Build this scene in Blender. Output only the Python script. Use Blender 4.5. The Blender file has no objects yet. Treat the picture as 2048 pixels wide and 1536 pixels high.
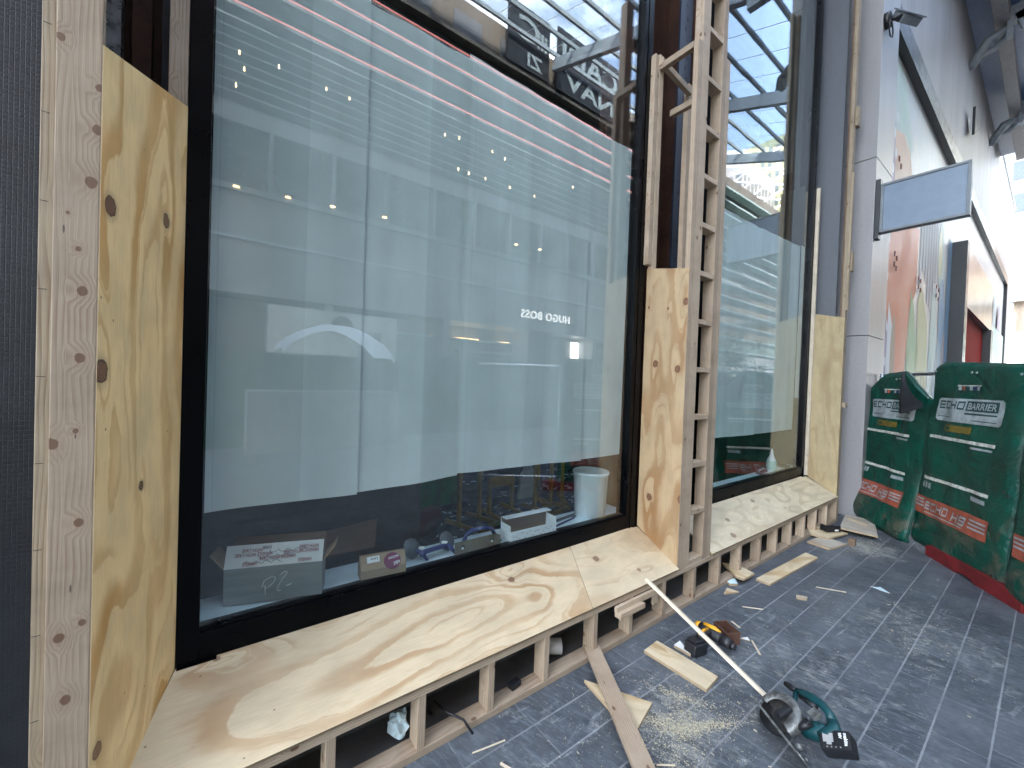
import bpy, bmesh, math, random
from mathutils import Vector, Matrix, noise as mnoise
R = math.radians
random.seed(7)
sc = bpy.context.scene
C = sc.collection

# ------------------------------------------------------------------ camera
cam_d = bpy.data.cameras.new('camera'); cam = bpy.data.objects.new('camera', cam_d); C.objects.link(cam)
yaw, pitch, roll = R(36.50), R(-0.796), R(2.016)
F = Vector((math.sin(yaw)*math.cos(pitch), math.cos(yaw)*math.cos(pitch), math.sin(pitch)))
Rt = Vector((math.cos(yaw), -math.sin(yaw), 0)); Up = Rt.cross(F)
R2 = Rt*math.cos(roll)+Up*math.sin(roll); U2 = Up*math.cos(roll)-Rt*math.sin(roll)
cam.matrix_world = Matrix(((R2.x, U2.x, -F.x, 0), (R2.y, U2.y, -F.y, 0), (R2.z, U2.z, -F.z, 1.75), (0, 0, 0, 1)))
cam_d.sensor_width = 36; cam_d.lens = 36*804/2048; cam_d.clip_start = .02; cam_d.clip_end = 3000
sc.camera = cam

# ------------------------------------------------------------------ sky and sun
SUN_AZ, SUN_EL = R(-28), R(40)          # azimuth clockwise from +Y
w = bpy.data.worlds.new('World'); sc.world = w; w.use_nodes = True
nt = w.node_tree; nt.nodes.clear()
out = nt.nodes.new('ShaderNodeOutputWorld'); bg = nt.nodes.new('ShaderNodeBackground')
sky = nt.nodes.new('ShaderNodeTexSky'); sky.sky_type = 'NISHITA'; sky.sun_disc = False
sky.sun_elevation = SUN_EL; sky.sun_rotation = SUN_AZ; sky.air_density = 1.0; sky.dust_density = 2.4; sky.ozone_density = .8
tc = nt.nodes.new('ShaderNodeTexCoord'); mp = nt.nodes.new('ShaderNodeMapping'); mp.inputs['Scale'].default_value = (1, 1, 2.6)
cn = nt.nodes.new('ShaderNodeTexNoise'); cn.inputs['Scale'].default_value = 2.1; cn.inputs['Detail'].default_value = 8; cn.inputs['Roughness'].default_value = .62
cr = nt.nodes.new('ShaderNodeValToRGB'); cr.color_ramp.elements[0].position = .50; cr.color_ramp.elements[1].position = .68
cr.color_ramp.elements[1].color = (.85, .85, .85, 1); cr.color_ramp.elements[0].color = (.07, .07, .07, 1)
mx = nt.nodes.new('ShaderNodeMixRGB'); mx.inputs[2].default_value = (10.2, 10.2, 10.2, 1)
L = nt.links.new
L(tc.outputs['Generated'], mp.inputs[0]); L(mp.outputs[0], cn.inputs[0]); L(cn.outputs[0], cr.inputs[0]); L(cr.outputs[0], mx.inputs[0])
L(sky.outputs[0], mx.inputs[1]); L(mx.outputs[0], bg.inputs[0]); L(bg.outputs[0], out.inputs[0]); bg.inputs[1].default_value = 0.15
sd = bpy.data.lights.new('sun', 'SUN'); sun = bpy.data.objects.new('sun', sd); C.objects.link(sun)
sd.energy = 2.0; sd.angle = R(.5); sd.color = (1, .95, .86)
sv = Vector((math.sin(SUN_AZ)*math.cos(SUN_EL), math.cos(SUN_AZ)*math.cos(SUN_EL), math.sin(SUN_EL)))
sun.rotation_euler = sv.to_track_quat('Z', 'Y').to_euler(); sun.location = (0, 0, 40)
vs = sc.view_settings; vs.view_transform = 'Standard'; vs.look = 'None'; vs.gamma = 1; vs.exposure = 3.8
sc.cycles.max_bounces = 10; sc.cycles.transparent_max_bounces = 24; sc.cycles.glossy_bounces = 4; sc.cycles.diffuse_bounces = 4
sc.cycles.caustics_reflective = False; sc.cycles.caustics_refractive = False; sc.cycles.use_denoising = True

# ------------------------------------------------------------------ shader helpers
class NT:
    def __init__(s, name):
        m = bpy.data.materials.new(name); m.use_nodes = True; s.m = m; s.t = m.node_tree; s.t.nodes.clear()
        s.o = s.n('ShaderNodeOutputMaterial')
    def n(s, ty, **k):
        x = s.t.nodes.new(ty)
        for a, v in k.items(): setattr(x, a, v)
        return x
    def put(s, inp, v):
        if v is None: return
        if isinstance(v, bpy.types.NodeSocket): s.t.links.new(v, inp)
        elif isinstance(v, (tuple, list)):
            inp.default_value = tuple(v)+((1,) if len(v) == 3 and inp.type == 'RGBA' else ())
        else: inp.default_value = v
    def ma(s, op, a, b=0., c=None, clamp=False):
        x = s.n('ShaderNodeMath', operation=op, use_clamp=clamp); s.put(x.inputs[0], a); s.put(x.inputs[1], b)
        if c is not None: s.put(x.inputs[2], c)
        return x.outputs[0]
    def add(s, a, b): return s.ma('ADD', a, b)
    def sub(s, a, b): return s.ma('SUBTRACT', a, b)
    def mul(s, a, b): return s.ma('MULTIPLY', a, b)
    def mr(s, v, a, b, c=0., d=1., smooth=True):
        x = s.n('ShaderNodeMapRange', interpolation_type='SMOOTHSTEP' if smooth else 'LINEAR')
        s.put(x.inputs[0], v)
        for i, q in enumerate((a, b, c, d)): s.put(x.inputs[i+1], q)
        return x.outputs[0]
    def vec(s, x, y, z=0.):
        c = s.n('ShaderNodeCombineXYZ'); s.put(c.inputs[0], x); s.put(c.inputs[1], y); s.put(c.inputs[2], z); return c.outputs[0]
    def sep(s, v):
        c = s.n('ShaderNodeSeparateXYZ'); s.put(c.inputs[0], v); return c.outputs
    def vm(s, op, a, b):
        x = s.n('ShaderNodeVectorMath', operation=op); s.put(x.inputs[0], a); s.put(x.inputs[1], b)
        return x.outputs['Value'] if op in ('LENGTH', 'DISTANCE', 'DOT_PRODUCT') else x.outputs[0]
    def noise(s, v, sc_, det=2., rough=.5, dist=0., col=False):
        x = s.n('ShaderNodeTexNoise'); s.put(x.inputs['Vector'], v); s.put(x.inputs['Scale'], sc_); s.put(x.inputs['Detail'], det)
        s.put(x.inputs['Roughness'], rough); s.put(x.inputs['Distortion'], dist); return x.outputs[1 if col else 0]
    def vor(s, v, sc_, feature='F1', rand=1., out=0):
        x = s.n('ShaderNodeTexVoronoi', feature=feature); s.put(x.inputs['Vector'], v); s.put(x.inputs['Scale'], sc_); s.put(x.inputs['Randomness'], rand)
        return x.outputs[out]
    def mix(s, f, a, b, mode='MIX'):
        x = s.n('ShaderNodeMixRGB', blend_type=mode); s.put(x.inputs[0], f); s.put(x.inputs[1], a); s.put(x.inputs[2], b); return x.outputs[0]
    def bump(s, h, st=.3, d=.01):
        x = s.n('ShaderNodeBump'); s.put(x.inputs['Strength'], st); s.put(x.inputs['Distance'], d); s.put(x.inputs['Height'], h); return x.outputs[0]
    def pbr(s, col, rough=.5, metal=0., nrm=None, spec=None, emit=None, es=0., coat=0.):
        b = s.n('ShaderNodeBsdfPrincipled'); s.put(b.inputs['Base Color'], col); s.put(b.inputs['Roughness'], rough); s.put(b.inputs['Metallic'], metal)
        if nrm is not None: s.put(b.inputs['Normal'], nrm)
        if spec is not None: s.put(b.inputs['Specular IOR Level'], spec)
        if emit is not None: s.put(b.inputs['Emission Color'], emit); s.put(b.inputs['Emission Strength'], es)
        if coat: s.put(b.inputs['Coat Weight'], coat)
        s.t.links.new(b.outputs[0], s.o.inputs[0]); return s.m
    def obj(s): return s.n('ShaderNodeTexCoord').outputs['Object']
    def uv(s): return s.n('ShaderNodeTexCoord').outputs['UV']
    def pos(s): return s.n('ShaderNodeNewGeometry').outputs['Position']
    def rnd(s): return s.n('ShaderNodeObjectInfo').outputs['Random']

def plain(name, col, rough=.5, metal=0., var=.12, sc_=8., bump=.0, spec=None):
    n = NT(name); p = n.pos()
    f = n.noise(p, sc_, 5, .6); g = n.noise(p, sc_*9, 3, .6)
    k = n.add(n.mr(f, .3, .7, 1-var, 1+var), n.mr(g, .3, .7, -var*.4, var*.4))
    c = n.mix(1., col, n.vec(k, k, k), 'MULTIPLY')
    return n.pbr(c, n.mr(f, .3, .7, max(0, rough-.06), rough+.08), metal, n.bump(g, bump, .004) if bump else None, spec)

def emis(name, col, st):
    n = NT(name); e = n.n('ShaderNodeEmission'); n.put(e.inputs[0], col); n.put(e.inputs[1], st); n.t.links.new(e.outputs[0], n.o.inputs[0]); return n.m

def timber(name, light, dark, freq=95., knotc=(.13, .065, .035), kn=()):
    n = NT(name); p = n.obj(); x, y, z = n.sep(p); r = n.rnd(); rx_, ry_ = x, y
    x = n.add(x, n.mul(r, 37.)); y = n.add(y, n.mul(r, 5.1)); z = n.add(z, n.mul(n.ma('FRACT', n.mul(r, 17.3)), 3.3))
    # knots
    kv = n.vec(n.mul(x, 6.4), n.mul(n.add(y, z), 10.), 0.); kd = n.vor(kv, 1.)
    kd = n.add(kd, n.mul(n.noise(p, 70., 2), .03)); km = n.mr(kd, .105, .13, 1, 0); halo = n.mr(kd, .11, .40, 1., 0.)
    if kn: km = n.mul(km, 0.); halo = n.mul(halo, 0.)
    for (kx, ky, kr) in kn:
        q = n.ma('SQRT', n.add(n.ma('POWER', n.mul(n.sub(rx_, kx), .8), 2.), n.ma('POWER', n.sub(ry_, ky), 2.))); q = n.add(q, n.mul(n.sub(n.noise(p, 70., 2), .5), kr*.6))
        km = n.ma('MAXIMUM', km, n.mr(q, kr*.85, kr*1.1, 1, 0)); halo = n.ma('MAXIMUM', halo, n.mr(q, kr, kr*4., 1, 0))
    wob = n.noise(n.vec(n.mul(x, 1.6), n.mul(y, 9), n.mul(z, 9)), 1., 2, .5)
    oy = n.sub(n.mul(n.ma('FRACT', n.mul(r, 7.7)), .16), .08)
    yy = n.sub(n.ma('FRACT', n.mul(y, 1.)), .5); zz = n.sub(n.ma('FRACT', z), .5)
    rad = n.ma('SQRT', n.add(n.ma('POWER', n.add(yy, oy), 2.), n.ma('POWER', n.add(zz, .04), 2.)))
    ph = n.add(n.add(n.mul(rad, freq), n.mul(wob, 4.5)), n.mul(halo, 1.7))
    s_ = n.ma('FRACT', ph); band = n.mul(n.mr(s_, .25, .9, 0, 1), n.mr(s_, .93, 1., 1, 0))
    fine = n.noise(n.vec(n.mul(x, 6), n.mul(y, 420), n.mul(z, 420)), 1., 2, .6)
    c = n.mix(n.mul(band, n.mr(n.noise(p, 3.), .35, .65, .25, .8)), light, dark)
    c = n.mix(n.mr(fine, .3, .8, 0, .35), c, dark)
    tone = n.add(.86, n.mul(n.ma('FRACT', n.mul(r, 91.7)), .26))
    dirt = n.mr(n.noise(p, 5., 5, .65), .42, .75, 1., .8); k = n.mul(tone, dirt)
    c = n.mix(1., c, n.vec(k, k, k), 'MULTIPLY')
    c = n.mix(n.mul(halo, .25), c, dark)
    c = n.mix(n.mul(km, .88), c, knotc)
    dots = n.mr(n.vor(n.vec(n.mul(x, 1.1), n.mul(y, 6), n.mul(z, 6)), 3.), .03, .045, 1, 0)
    c = n.mix(n.mul(dots, .8), c, (.05, .035, .03))
    return n.pbr(c, .62, 0, n.bump(n.add(n.mul(band, .4), fine), .25, .0012))

def ply(name, light, tan, bumps=(), knots=(), seed=0., K=3.2, su=.8, sv=2.6, specks=.8, contrast=1., edge=.045):
    """rotary cut pine plywood, uv in metres (u along the grain). bumps: (u,v,su,sv,amp); knots: (u,v,r,darkness)"""
    n = NT(name); u, v, _ = n.sep(n.uv())
    w1 = n.noise(n.vec(n.mul(u, 2.2), n.mul(v, 5.), seed+4), 1., 3, .55, col=False)
    uu = n.add(u, n.mul(n.sub(w1, .5), .17)); vv = n.add(v, n.mul(n.sub(n.noise(n.vec(n.mul(u, 3.), n.mul(v, 6.), seed+9), 1., 3, .55), .5), .085))
    F_ = n.mul(n.noise(n.vec(n.mul(uu, su), n.mul(vv, sv), seed), 1., 1.2, .4), K)
    def gauss(cu, cv, a, b, amp):
        q = n.add(n.ma('POWER', n.ma('DIVIDE', n.sub(uu, cu), a), 2.), n.ma('POWER', n.ma('DIVIDE', n.sub(vv, cv), b), 2.))
        return n.mul(n.ma('EXPONENT', n.mul(q, -1.)), amp)
    for b_ in bumps: F_ = n.add(F_, gauss(*b_))
    kms = []
    for (ku, kv_, kr, kd) in knots:
        F_ = n.add(F_, gauss(ku, kv_, kr*9., kr*2.2, .85)); F_ = n.add(F_, gauss(ku-kr*5, kv_+kr*.6, kr*7., kr*1.2, -.55))
        q = n.ma('SQRT', n.add(n.ma('POWER', n.mul(n.sub(u, ku), .8), 2.), n.ma('POWER', n.sub(v, kv_), 2.)))
        q = n.add(q, n.mul(n.sub(n.noise(n.vec(u, v, 3), 60., 2), .5), kr*.5))
        kms.append((q, kr, kd))
    s_ = n.ma('FRACT', F_)
    band = n.mul(n.mr(s_, .42, .80, 0, 1), n.mr(s_, .86, .86+edge, 1, 0))
    F_ = n.add(F_, n.mul(n.noise(n.vec(n.mul(u, 9.), n.mul(v, 30.), seed+2), 1., 4, .65), .15)); s_ = n.ma('FRACT', F_)
    band = n.mul(n.mr(s_, .46, .74, 0, 1), n.mr(s_, .88, .88+edge, 1, 0))
    s2 = n.ma('FRACT', n.mul(F_, 3.)); line = n.mul(n.mul(n.mr(s2, .55, .9, 0, 1), n.mr(s2, .92, 1., 1, 0)), n.mr(n.noise(n.vec(u, n.mul(v, 3.), seed+31), 2., 2), .42, .62, 0, .55))
    wide = n.mr(n.noise(n.vec(n.mul(u, 1.3), n.mul(v, 2.2), seed+20), 1., 1), .35, .65, .45, 1.)
    fine = n.noise(n.vec(n.mul(u, 9), n.mul(v, 330), seed), 1., 3, .6)
    c = n.mix(n.mul(n.ma('MAXIMUM', n.mul(band, wide), line), contrast), light, tan)
    c = n.mix(n.mr(fine, .35, .8, 0, .30), c, tan)
    blotch = n.noise(n.vec(n.mul(u, 4), n.mul(v, 9), seed+7), 1., 5, .6); k = n.mr(blotch, .3, .72, 1.05, .86)
    c = n.mix(1., c, n.vec(k, k, n.mul(k, .98)), 'MULTIPLY')
    for q, kr, kd in kms:
        c = n.mix(n.mul(n.mr(q, kr*.9, kr*1.9, 1, 0), .45*kd), c, (.33, .19, .09))
        inner = n.mix(n.mr(n.ma('SINE', n.mul(q, 900.)), -1, 1), (.22, .10, .05), (.13, .055, .03))
        inner = n.mix(n.mr(q, kr*.7, kr*.95), inner, (.05, .022, .015))
        c = n.mix(n.mul(n.mr(q, kr*.92, kr*1.06, 1, 0), .55+.42*kd), c, inner)
    sp = n.mr(n.add(n.vor(n.vec(n.mul(u, 5.), n.mul(v, 7.), seed), 1.6), n.mul(n.noise(n.vec(u, v, 1), 90.), .02)), .028, .052, 1, 0)
    c = n.mix(n.mul(sp, specks), c, (.07, .04, .025))
    scr = n.mr(n.vor(n.vec(n.mul(u, 3.), n.mul(v, 16), seed+3), 2.2), .02, .05, 1, 0)
    c = n.mix(n.mul(scr, .35), c, (.24, .17, .11))
    return n.pbr(c, .58, 0, n.bump(n.add(n.mul(fine, .6), n.mul(band, .5)), .22, .0012))

# ------------------------------------------------------------------ palette
M = {}
TL, TD = (.60, .50, .375), (.40, .285, .175)
M['timber'] = timber('timber', TL, TD)
M['timber_grey'] = timber('timber_grey', (.56, .45, .335), (.37, .25, .155))
M['timber_raw'] = timber('timber_raw', (.45, .355, .26), (.30, .20, .125))
M['timber_green'] = timber('timber_green', (.42, .34, .235), (.22, .145, .085))
M['timber_red'] = timber('timber_red', (.32, .21, .13), (.20, .12, .07))
M['timber_post'] = timber('timber_post', (.44, .345, .25), (.285, .19, .12), kn=((2.616, -0.035, 0.009), (2.513, 0.04, 0.009), (2.397, 0.037, 0.011), (2.25, 0.027, 0.013), (1.949, 0.014, 0.011), (1.764, 0.012, 0.011), (1.53, -0.038, 0.013), (1.563, 0.007, 0.006), (1.308, 0.016, 0.01), (0.995, -0.018, 0.011), (1.024, 0.027, 0.008), (0.818, -0.003, 0.011), (2.156, -0.016, 0.004), (2.062, 0.005, 0.006)))
M['lath'] = timber('lath', (.72, .64, .50), (.56, .44, .30))
M['ply_sill'] = ply('ply_sill', (.64, .52, .35), (.44, .27, .135), seed=3.3, K=3.4, su=.75, sv=2.4,
    bumps=((1.15, .20, .50, .14, 2.3), (1.52, .36, .12, .07, -1.4), (1.60, .20, .10, .08, .9), (.45, .16, .45, .13, 1.6), (.1, .38, .2, .08, 1.)), knots=((1.50, .345, .017, .8), (.03, .425, .010, .4)))
M['ply_short'] = ply('ply_short', (.63, .515, .35), (.49, .345, .21), seed=14.1, K=2.6, su=.9, sv=2.4,
    knots=((2.217, .292, .021, .55), (2.498, .108, .014, .3)))
M['ply_pale'] = ply('ply_pale', (.66, .565, .40), (.47, .36, .23), seed=22.7, K=4.6, su=1.6, sv=4.,
    knots=((4.032, .224, .022, .25), (3.55, .40, .022, .2), (3.862, .071, .027, .3), (4.782, .324, .022, .25), (5.18, .12, .010, .6)), contrast=.7)
M['ply_left'] = ply('ply_left', (.95, .70, .36), (.64, .345, .11), seed=5.2, K=4.4, su=.7, sv=3.4,
    bumps=((1.9, .22, .5, .10, 1.1), (1.1, .10, .5, .08, 1.0), (.78, .33, .3, .12, 1.6)),
    knots=((2.206, .434, .024, 1.), (2.272, .137, .021, .85), (1.729, .459, .028, .9), (1.347, .254, .013, .9), (.62, .443, .02, .6)))
M['ply_pillar'] = ply('ply_pillar', (.50, .365, .22), (.31, .165, .07), seed=9.4, K=4.4, su=.75, sv=3.2,
    bumps=((1.3, .2, .5, .09, 1.2),),
    knots=((1.908, .118, .023, .95), (1.867, .313, .023, .9), (.823, .108, .023, .95), (.872, .386, .028, .9), (2.374, .036, .009, .9), (2.345, .211, .009, .9), (2.381, .36, .022, .9)))
M['ply_reveal'] = ply('ply_reveal', (.47, .37, .215), (.33, .225, .11), seed=31.5, K=3.4, su=.8, sv=3.8, contrast=.9)
M['ply_scrap'] = ply('ply_scrap', (.70, .58, .40), (.52, .36, .19), seed=41.5, K=3., su=1.6, sv=3.2, knots=((.55, .05, .022, .45),))
M['ply_grey'] = ply('ply_grey', (.52, .47, .40), (.40, .32, .24), seed=47., K=3., su=1.6, sv=3.2, knots=((.2, .1, .02, .3), (.42, .22, .02, .35)))
M['ply_edge'] = plain('ply_edge', (.42, .31, .19), .7)

def frame_mat():
    n = NT('black_frame'); p = n.pos(); f = n.noise(p, 3., 5, .6)
    c = n.mix(n.mr(n.noise(p, 40., 4, .7), .66, .8, 0, .5), (.0018, .002, .003), (.014, .014, .014))
    return n.pbr(c, n.mr(f, .3, .7, .25, .4), 0, None, .14)
M['frame'] = frame_mat()
M['rubber'] = plain('rubber', (.012, .012, .014), .55)

def glass_mat(name, tint, wave=0., boost=1.):
    n = NT(name); g = n.n('ShaderNodeNewGeometry')
    fr = n.n('ShaderNodeFresnel'); n.put(fr.inputs[0], n.mr(g.outputs['Backfacing'], 0, 1, 1.52, 1/1.52, False))
    gl = n.n('ShaderNodeBsdfGlossy'); gl.inputs['Roughness'].default_value = 0.0; gl.inputs['Color'].default_value = (.96, .98, 1, 1)
    if wave:
        p = g.outputs['Position']; h = n.noise(n.vm('MULTIPLY', p, (1., 1., 1.4)), 1.5, 2, .5)
        b = n.bump(h, 1., wave); n.t.links.new(b, gl.inputs['Normal'])
    tr = n.n('ShaderNodeBsdfTransparent'); n.put(tr.inputs[0], tint)
    ms = n.n('ShaderNodeMixShader'); n.put(ms.inputs[0], n.ma('MULTIPLY', fr.outputs[0], boost, clamp=True))
    n.t.links.new(tr.outputs[0], ms.inputs[1]); n.t.links.new(gl.outputs[0], ms.inputs[2]); n.t.links.new(ms.outputs[0], n.o.inputs[0])
    return n.m
M['glass'] = glass_mat('shop_glass', (.945, .985, .985), .00010, 1.7)
M['glass_wavy'] = glass_mat('shop_glass_wavy', (.94, .985, .985), .00028, 1.2)
M['glass_roof'] = glass_mat('roof_glass', (.93, .97, .98))
M['glass_dark'] = plain('dark_window_glass', (.02, .026, .03), .06, 0, .1, 1., spec=.9)

def sheet_mat():
    n = NT('window_film'); u, v, _ = n.sep(n.uv())
    f = n.noise(n.vec(n.mul(u, 3.5), n.mul(v, .22), n.mul(n.rnd(), 9)), 1., 3, .5)
    g = n.noise(n.vec(n.mul(u, 2.), n.mul(v, 2.), 0), 2., 4, .6)
    k = n.add(n.mr(f, .3, .7, .9, 1.08), n.mr(g, .3, .7, -.03, .03)); k = n.mul(k, n.mr(n.rnd(), 0, 1, .94, 1.05))
    wn = n.n('ShaderNodeTexWhiteNoise', noise_dimensions='1D'); n.put(wn.inputs['W'], n.ma('FLOOR', n.add(n.mul(u, 3.3), n.mul(n.noise(n.vec(u, 0, 0), .9, 0), 2.)))); k = n.mul(k, n.mr(wn.outputs[0], 0, 1, .93, 1.06, False))
    fo = n.ma('FRACT', n.mul(u, 1.63)); k = n.mul(k, n.mr(n.ma('MINIMUM', fo, n.sub(1., fo)), .0015, .004, .86, 1.))
    c = n.mix(1., (.87, .915, .90), n.vec(k, k, k), 'MULTIPLY')
    b = n.n('ShaderNodeBsdfDiffuse'); n.put(b.inputs[0], c); t = n.n('ShaderNodeBsdfTranslucent'); n.put(t.inputs[0], c)
    ms = n.n('ShaderNodeMixShader'); ms.inputs[0].default_value = .12; n.t.links.new(b.outputs[0], ms.inputs[1]); n.t.links.new(t.outputs[0], ms.inputs[2])
    n.t.links.new(ms.outputs[0], n.o.inputs[0]); return n.m
M['sheet'] = sheet_mat()

def paving():
    n = NT('paving'); x, y, _ = n.sep(n.pos())
    ry = n.ma('DIVIDE', n.sub(y, .1317), .1975); row = n.ma('FLOOR', ry); fy = n.ma('FRACT', ry)
    wn = n.n('ShaderNodeTexWhiteNoise', noise_dimensions='1D'); n.put(wn.inputs['W'], n.mul(row, 3.17))
    cx = n.ma('DIVIDE', n.add(x, n.mul(wn.outputs[0], .3)), .4); col = n.ma('FLOOR', cx); fx = n.ma('FRACT', cx)
    wob = n.mul(n.sub(n.noise(n.pos(), 25., 3), .5), .006)
    dx = n.mul(n.ma('MINIMUM', fx, n.sub(1., fx)), .4); dy = n.mul(n.ma('MINIMUM', fy, n.sub(1., fy)), .1975)
    jy = n.mr(n.add(dy, wob), .0028, .0052, 1, 0); jx = n.mr(n.add(dx, wob), .0012, .0032, 1, 0)
    wear = n.mr(n.noise(n.pos(), 2.3, 3), .35, .6, .45, 1.)
    j = n.ma('MAXIMUM', n.mul(jy, wear), n.mul(n.mul(jx, wear), n.mr(n.noise(n.pos(), 3.7, 2), .38, .55, .25, .9)))
    w2 = n.n('ShaderNodeTexWhiteNoise', noise_dimensions='2D'); n.put(w2.inputs['Vector'], n.vec(row, col))
    tv = w2.outputs[0]
    # slate texture: short pale flecks lying across the rows
    rx = n.add(n.mul(x, .95), n.mul(y, .30)); ryy = n.sub(n.mul(y, .95), n.mul(x, .30))
    st = n.noise(n.vec(n.mul(rx, 34), n.mul(ryy, 7), n.mul(tv, 60)), 1., 5, .68, .5)
    st2 = n.noise(n.vec(n.mul(rx, 110), n.mul(ryy, 26), n.mul(tv, 60)), 1., 4, .7)
    base = n.mix(tv, (.050, .058, .070), (.080, .090, .104))
    c = n.mix(n.mr(st, .44, .70, 0, .62), base, (.155, .18, .21))
    c = n.mix(n.mr(st2, .54, .74, 0, .55), c, (.22, .245, .27))
    c = n.mix(n.mr(n.noise(n.vec(n.mul(rx, 16), n.mul(ryy, 5), 3.), 1., 5, .7, .8), .30, .48, .6, 0), c, (.022, .03, .042))
    # pale dust, thick round the cutting spot
    def blob(cx_, cy_, r):
        q = n.vm('DISTANCE', n.vec(x, y), (cx_, cy_, 0)); return n.mr(q, 0, r, 1, 0)
    d = n.ma('MAXIMUM', n.mul(blob(1.95, 1.10, .55), .62), n.mul(blob(5.9, 1.15, .6), .7))
    d = n.ma('MAXIMUM', d, n.mul(blob(2.9, .95, 1.6), .36)); d = n.ma('MAXIMUM', d, n.mul(blob(4.1, .6, 1.4), .40)); d = n.ma('MAXIMUM', d, n.mul(blob(1.2, 1.45, .7), .28))
    dn = n.noise(n.pos(), 7., 7, .72, .9); dn2 = n.noise(n.vec(n.mul(rx, 60), n.mul(ryy, 16), 5), 1., 4, .75)
    dm = n.mul(n.mr(n.add(n.mul(d, .32), n.mul(n.add(n.mul(dn, .55), n.mul(dn2, .45)), 1.)), .58, .80, 0, 1), n.mr(d, 0., .15, .12, 1.))
    c = n.mix(n.mul(dm, .62), c, (.46, .465, .43))
    # scuff strokes of chalky dust
    sk = n.noise(n.vec(n.mul(x, 1.6), n.mul(y, 7.), 11.), 1., 4, .6, 1.4)
    c = n.mix(n.mul(n.mr(sk, .62, .72, 0, .55), n.mr(dn2, .4, .6, .2, 1)), c, (.42, .45, .47))
    c = n.mix(n.mr(n.noise(n.vm('MULTIPLY', n.pos(), (1, 1.6, 1)), 1.6, 4, .6), .45, .7, 0, .28), c, (.24, .26, .28))
    c = n.mix(n.mul(j, .62), c, (.34, .36, .38))
    h = n.sub(n.add(n.mul(st, .7), n.mul(st2, .3)), n.mul(j, 1.))
    return n.pbr(c, n.mr(st, .3, .7, .42, .62), 0, n.bump(h, .5, .0025), .45)
M['paving'] = paving()

M['netting'] = None
def mosaic():
    n = NT('dark_mosaic'); x, y, z = n.sep(n.pos())
    def g(a, s_, w_): 
        f = n.ma('FRACT', n.mul(a, s_)); return n.mr(n.ma('MINIMUM', f, n.sub(1., f)), 0, w_, 1, 0)
    j = n.ma('MAXIMUM', n.mul(g(n.add(x, y), 105., .16), .7), g(z, 75., .16))
    big = n.noise(n.pos(), 2.2, 6, .7); c = n.mix(n.mr(big, .35, .7), (.004, .005, .008), (.015, .018, .023))
    c = n.mix(n.mul(j, .65), c, (.006, .007, .009))
    scr = n.mr(n.noise(n.vec(n.mul(x, 4), n.mul(y, 4), n.mul(z, 22)), 1., 5, .7, 1.5), .68, .78, 0, .35); c = n.mix(scr, c, (.17, .18, .19))
    return n.pbr(c, .5, 0, n.bump(j, .3, -.002))
M['mosaic'] = mosaic()
def cladding(name, col, vs=None, hs=None, streak=.12, rough=.42):
    n = NT(name); x, y, z = n.sep(n.pos())
    f = n.noise(n.vec(n.mul(x, 1.6), n.mul(y, 1.6), n.mul(z, .22)), 1., 5, .62); g = n.noise(n.pos(), 30., 3)
    k = n.add(n.mr(f, .3, .7, 1-streak, 1+streak), n.mr(g, .3, .7, -.03, .03)); c = n.mix(1., col, n.vec(k, k, k), 'MULTIPLY')
    j = None
    for a, sp, w_ in ((x, vs, .006), (z, hs, .006)):
        if sp:
            fr = n.ma('FRACT', n.ma('DIVIDE', a, sp)); q = n.mr(n.mul(n.ma('MINIMUM', fr, n.sub(1., fr)), sp), w_*.5, w_, 1, 0)
            j = q if j is None else n.ma('MAXIMUM', j, q)
    if j is not None: c = n.mix(n.mul(j, .7), c, (.07, .07, .075))
    return n.pbr(c, rough, 0, n.bump(n.noise(n.vec(n.mul(x, .9), y, n.mul(z, .5)), 1., 3), .3, .02))
M['clad'] = cladding('pale_grey_cladding', (.31, .295, .295))
M['clad_wall'] = cladding('pale_grey_wall_cladding', (.31, .297, .295), 1.2, None, .14, .5)
M['reveal'] = cladding('blue_grey_metal', (.105, .112, .125), None, None, .08, .4)
M['concrete_dark'] = plain('dark_render', (.10, .098, .095), .8)
M['brown_cavity'] = plain('brown_cavity_wall', (.085, .036, .022), .75, var=.3, sc_=3.)
M['blue_steel'] = plain('blue_painted_steel', (.022, .030, .05), .4, var=.25, sc_=12.)
M['steel'] = plain('bright_steel', (.42, .45, .48), .3, .8, .2, 20.)
M['grey_steel'] = plain('painted_grey_steel', (.19, .21, .225), .45)
M['white_steel'] = plain('pale_edge_metal', (.55, .62, .66), .35, .3)
M['dark_metal'] = plain('dark_metal', (.02, .02, .023), .4)
M['ledge'] = plain('pale_blue_laminate', (.74, .86, .92), .35, var=.06)
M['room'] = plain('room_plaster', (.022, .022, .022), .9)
M['room_floor'] = None
def roomfloor():
    n = NT('dusty_floor'); p = n.pos(); f = n.noise(n.vm('MULTIPLY', p, (1, 2.6, 1)), 2.6, 7, .72, 1.2)
    return n.pbr(n.mix(n.mr(f, .42, .7), (.012, .016, .02), (.17, .21, .24)), .7)
M['room_floor'] = roomfloor()
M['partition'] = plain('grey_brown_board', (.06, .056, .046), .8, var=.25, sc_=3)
def cardboard(name, col):
    n = NT(name); p = n.obj(); x, y, z = n.sep(p); f = n.noise(n.vec(n.mul(x, 2), n.mul(y, 2), n.mul(z, 30)), 1., 4, .6)
    k = n.mr(f, .3, .7, .85, 1.1); return n.pbr(n.mix(1., col, n.vec(k, k, k), 'MULTIPLY'), .75)
M['card'] = cardboard('brown_card', (.36, .26, .17)); M['card_dark'] = cardboard('dark_card', (.19, .125, .08))
M['card_taped'] = cardboard('taped_grey_card', (.26, .28, .285)); M['card_white'] = cardboard('white_card', (.84, .88, .90))
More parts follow.
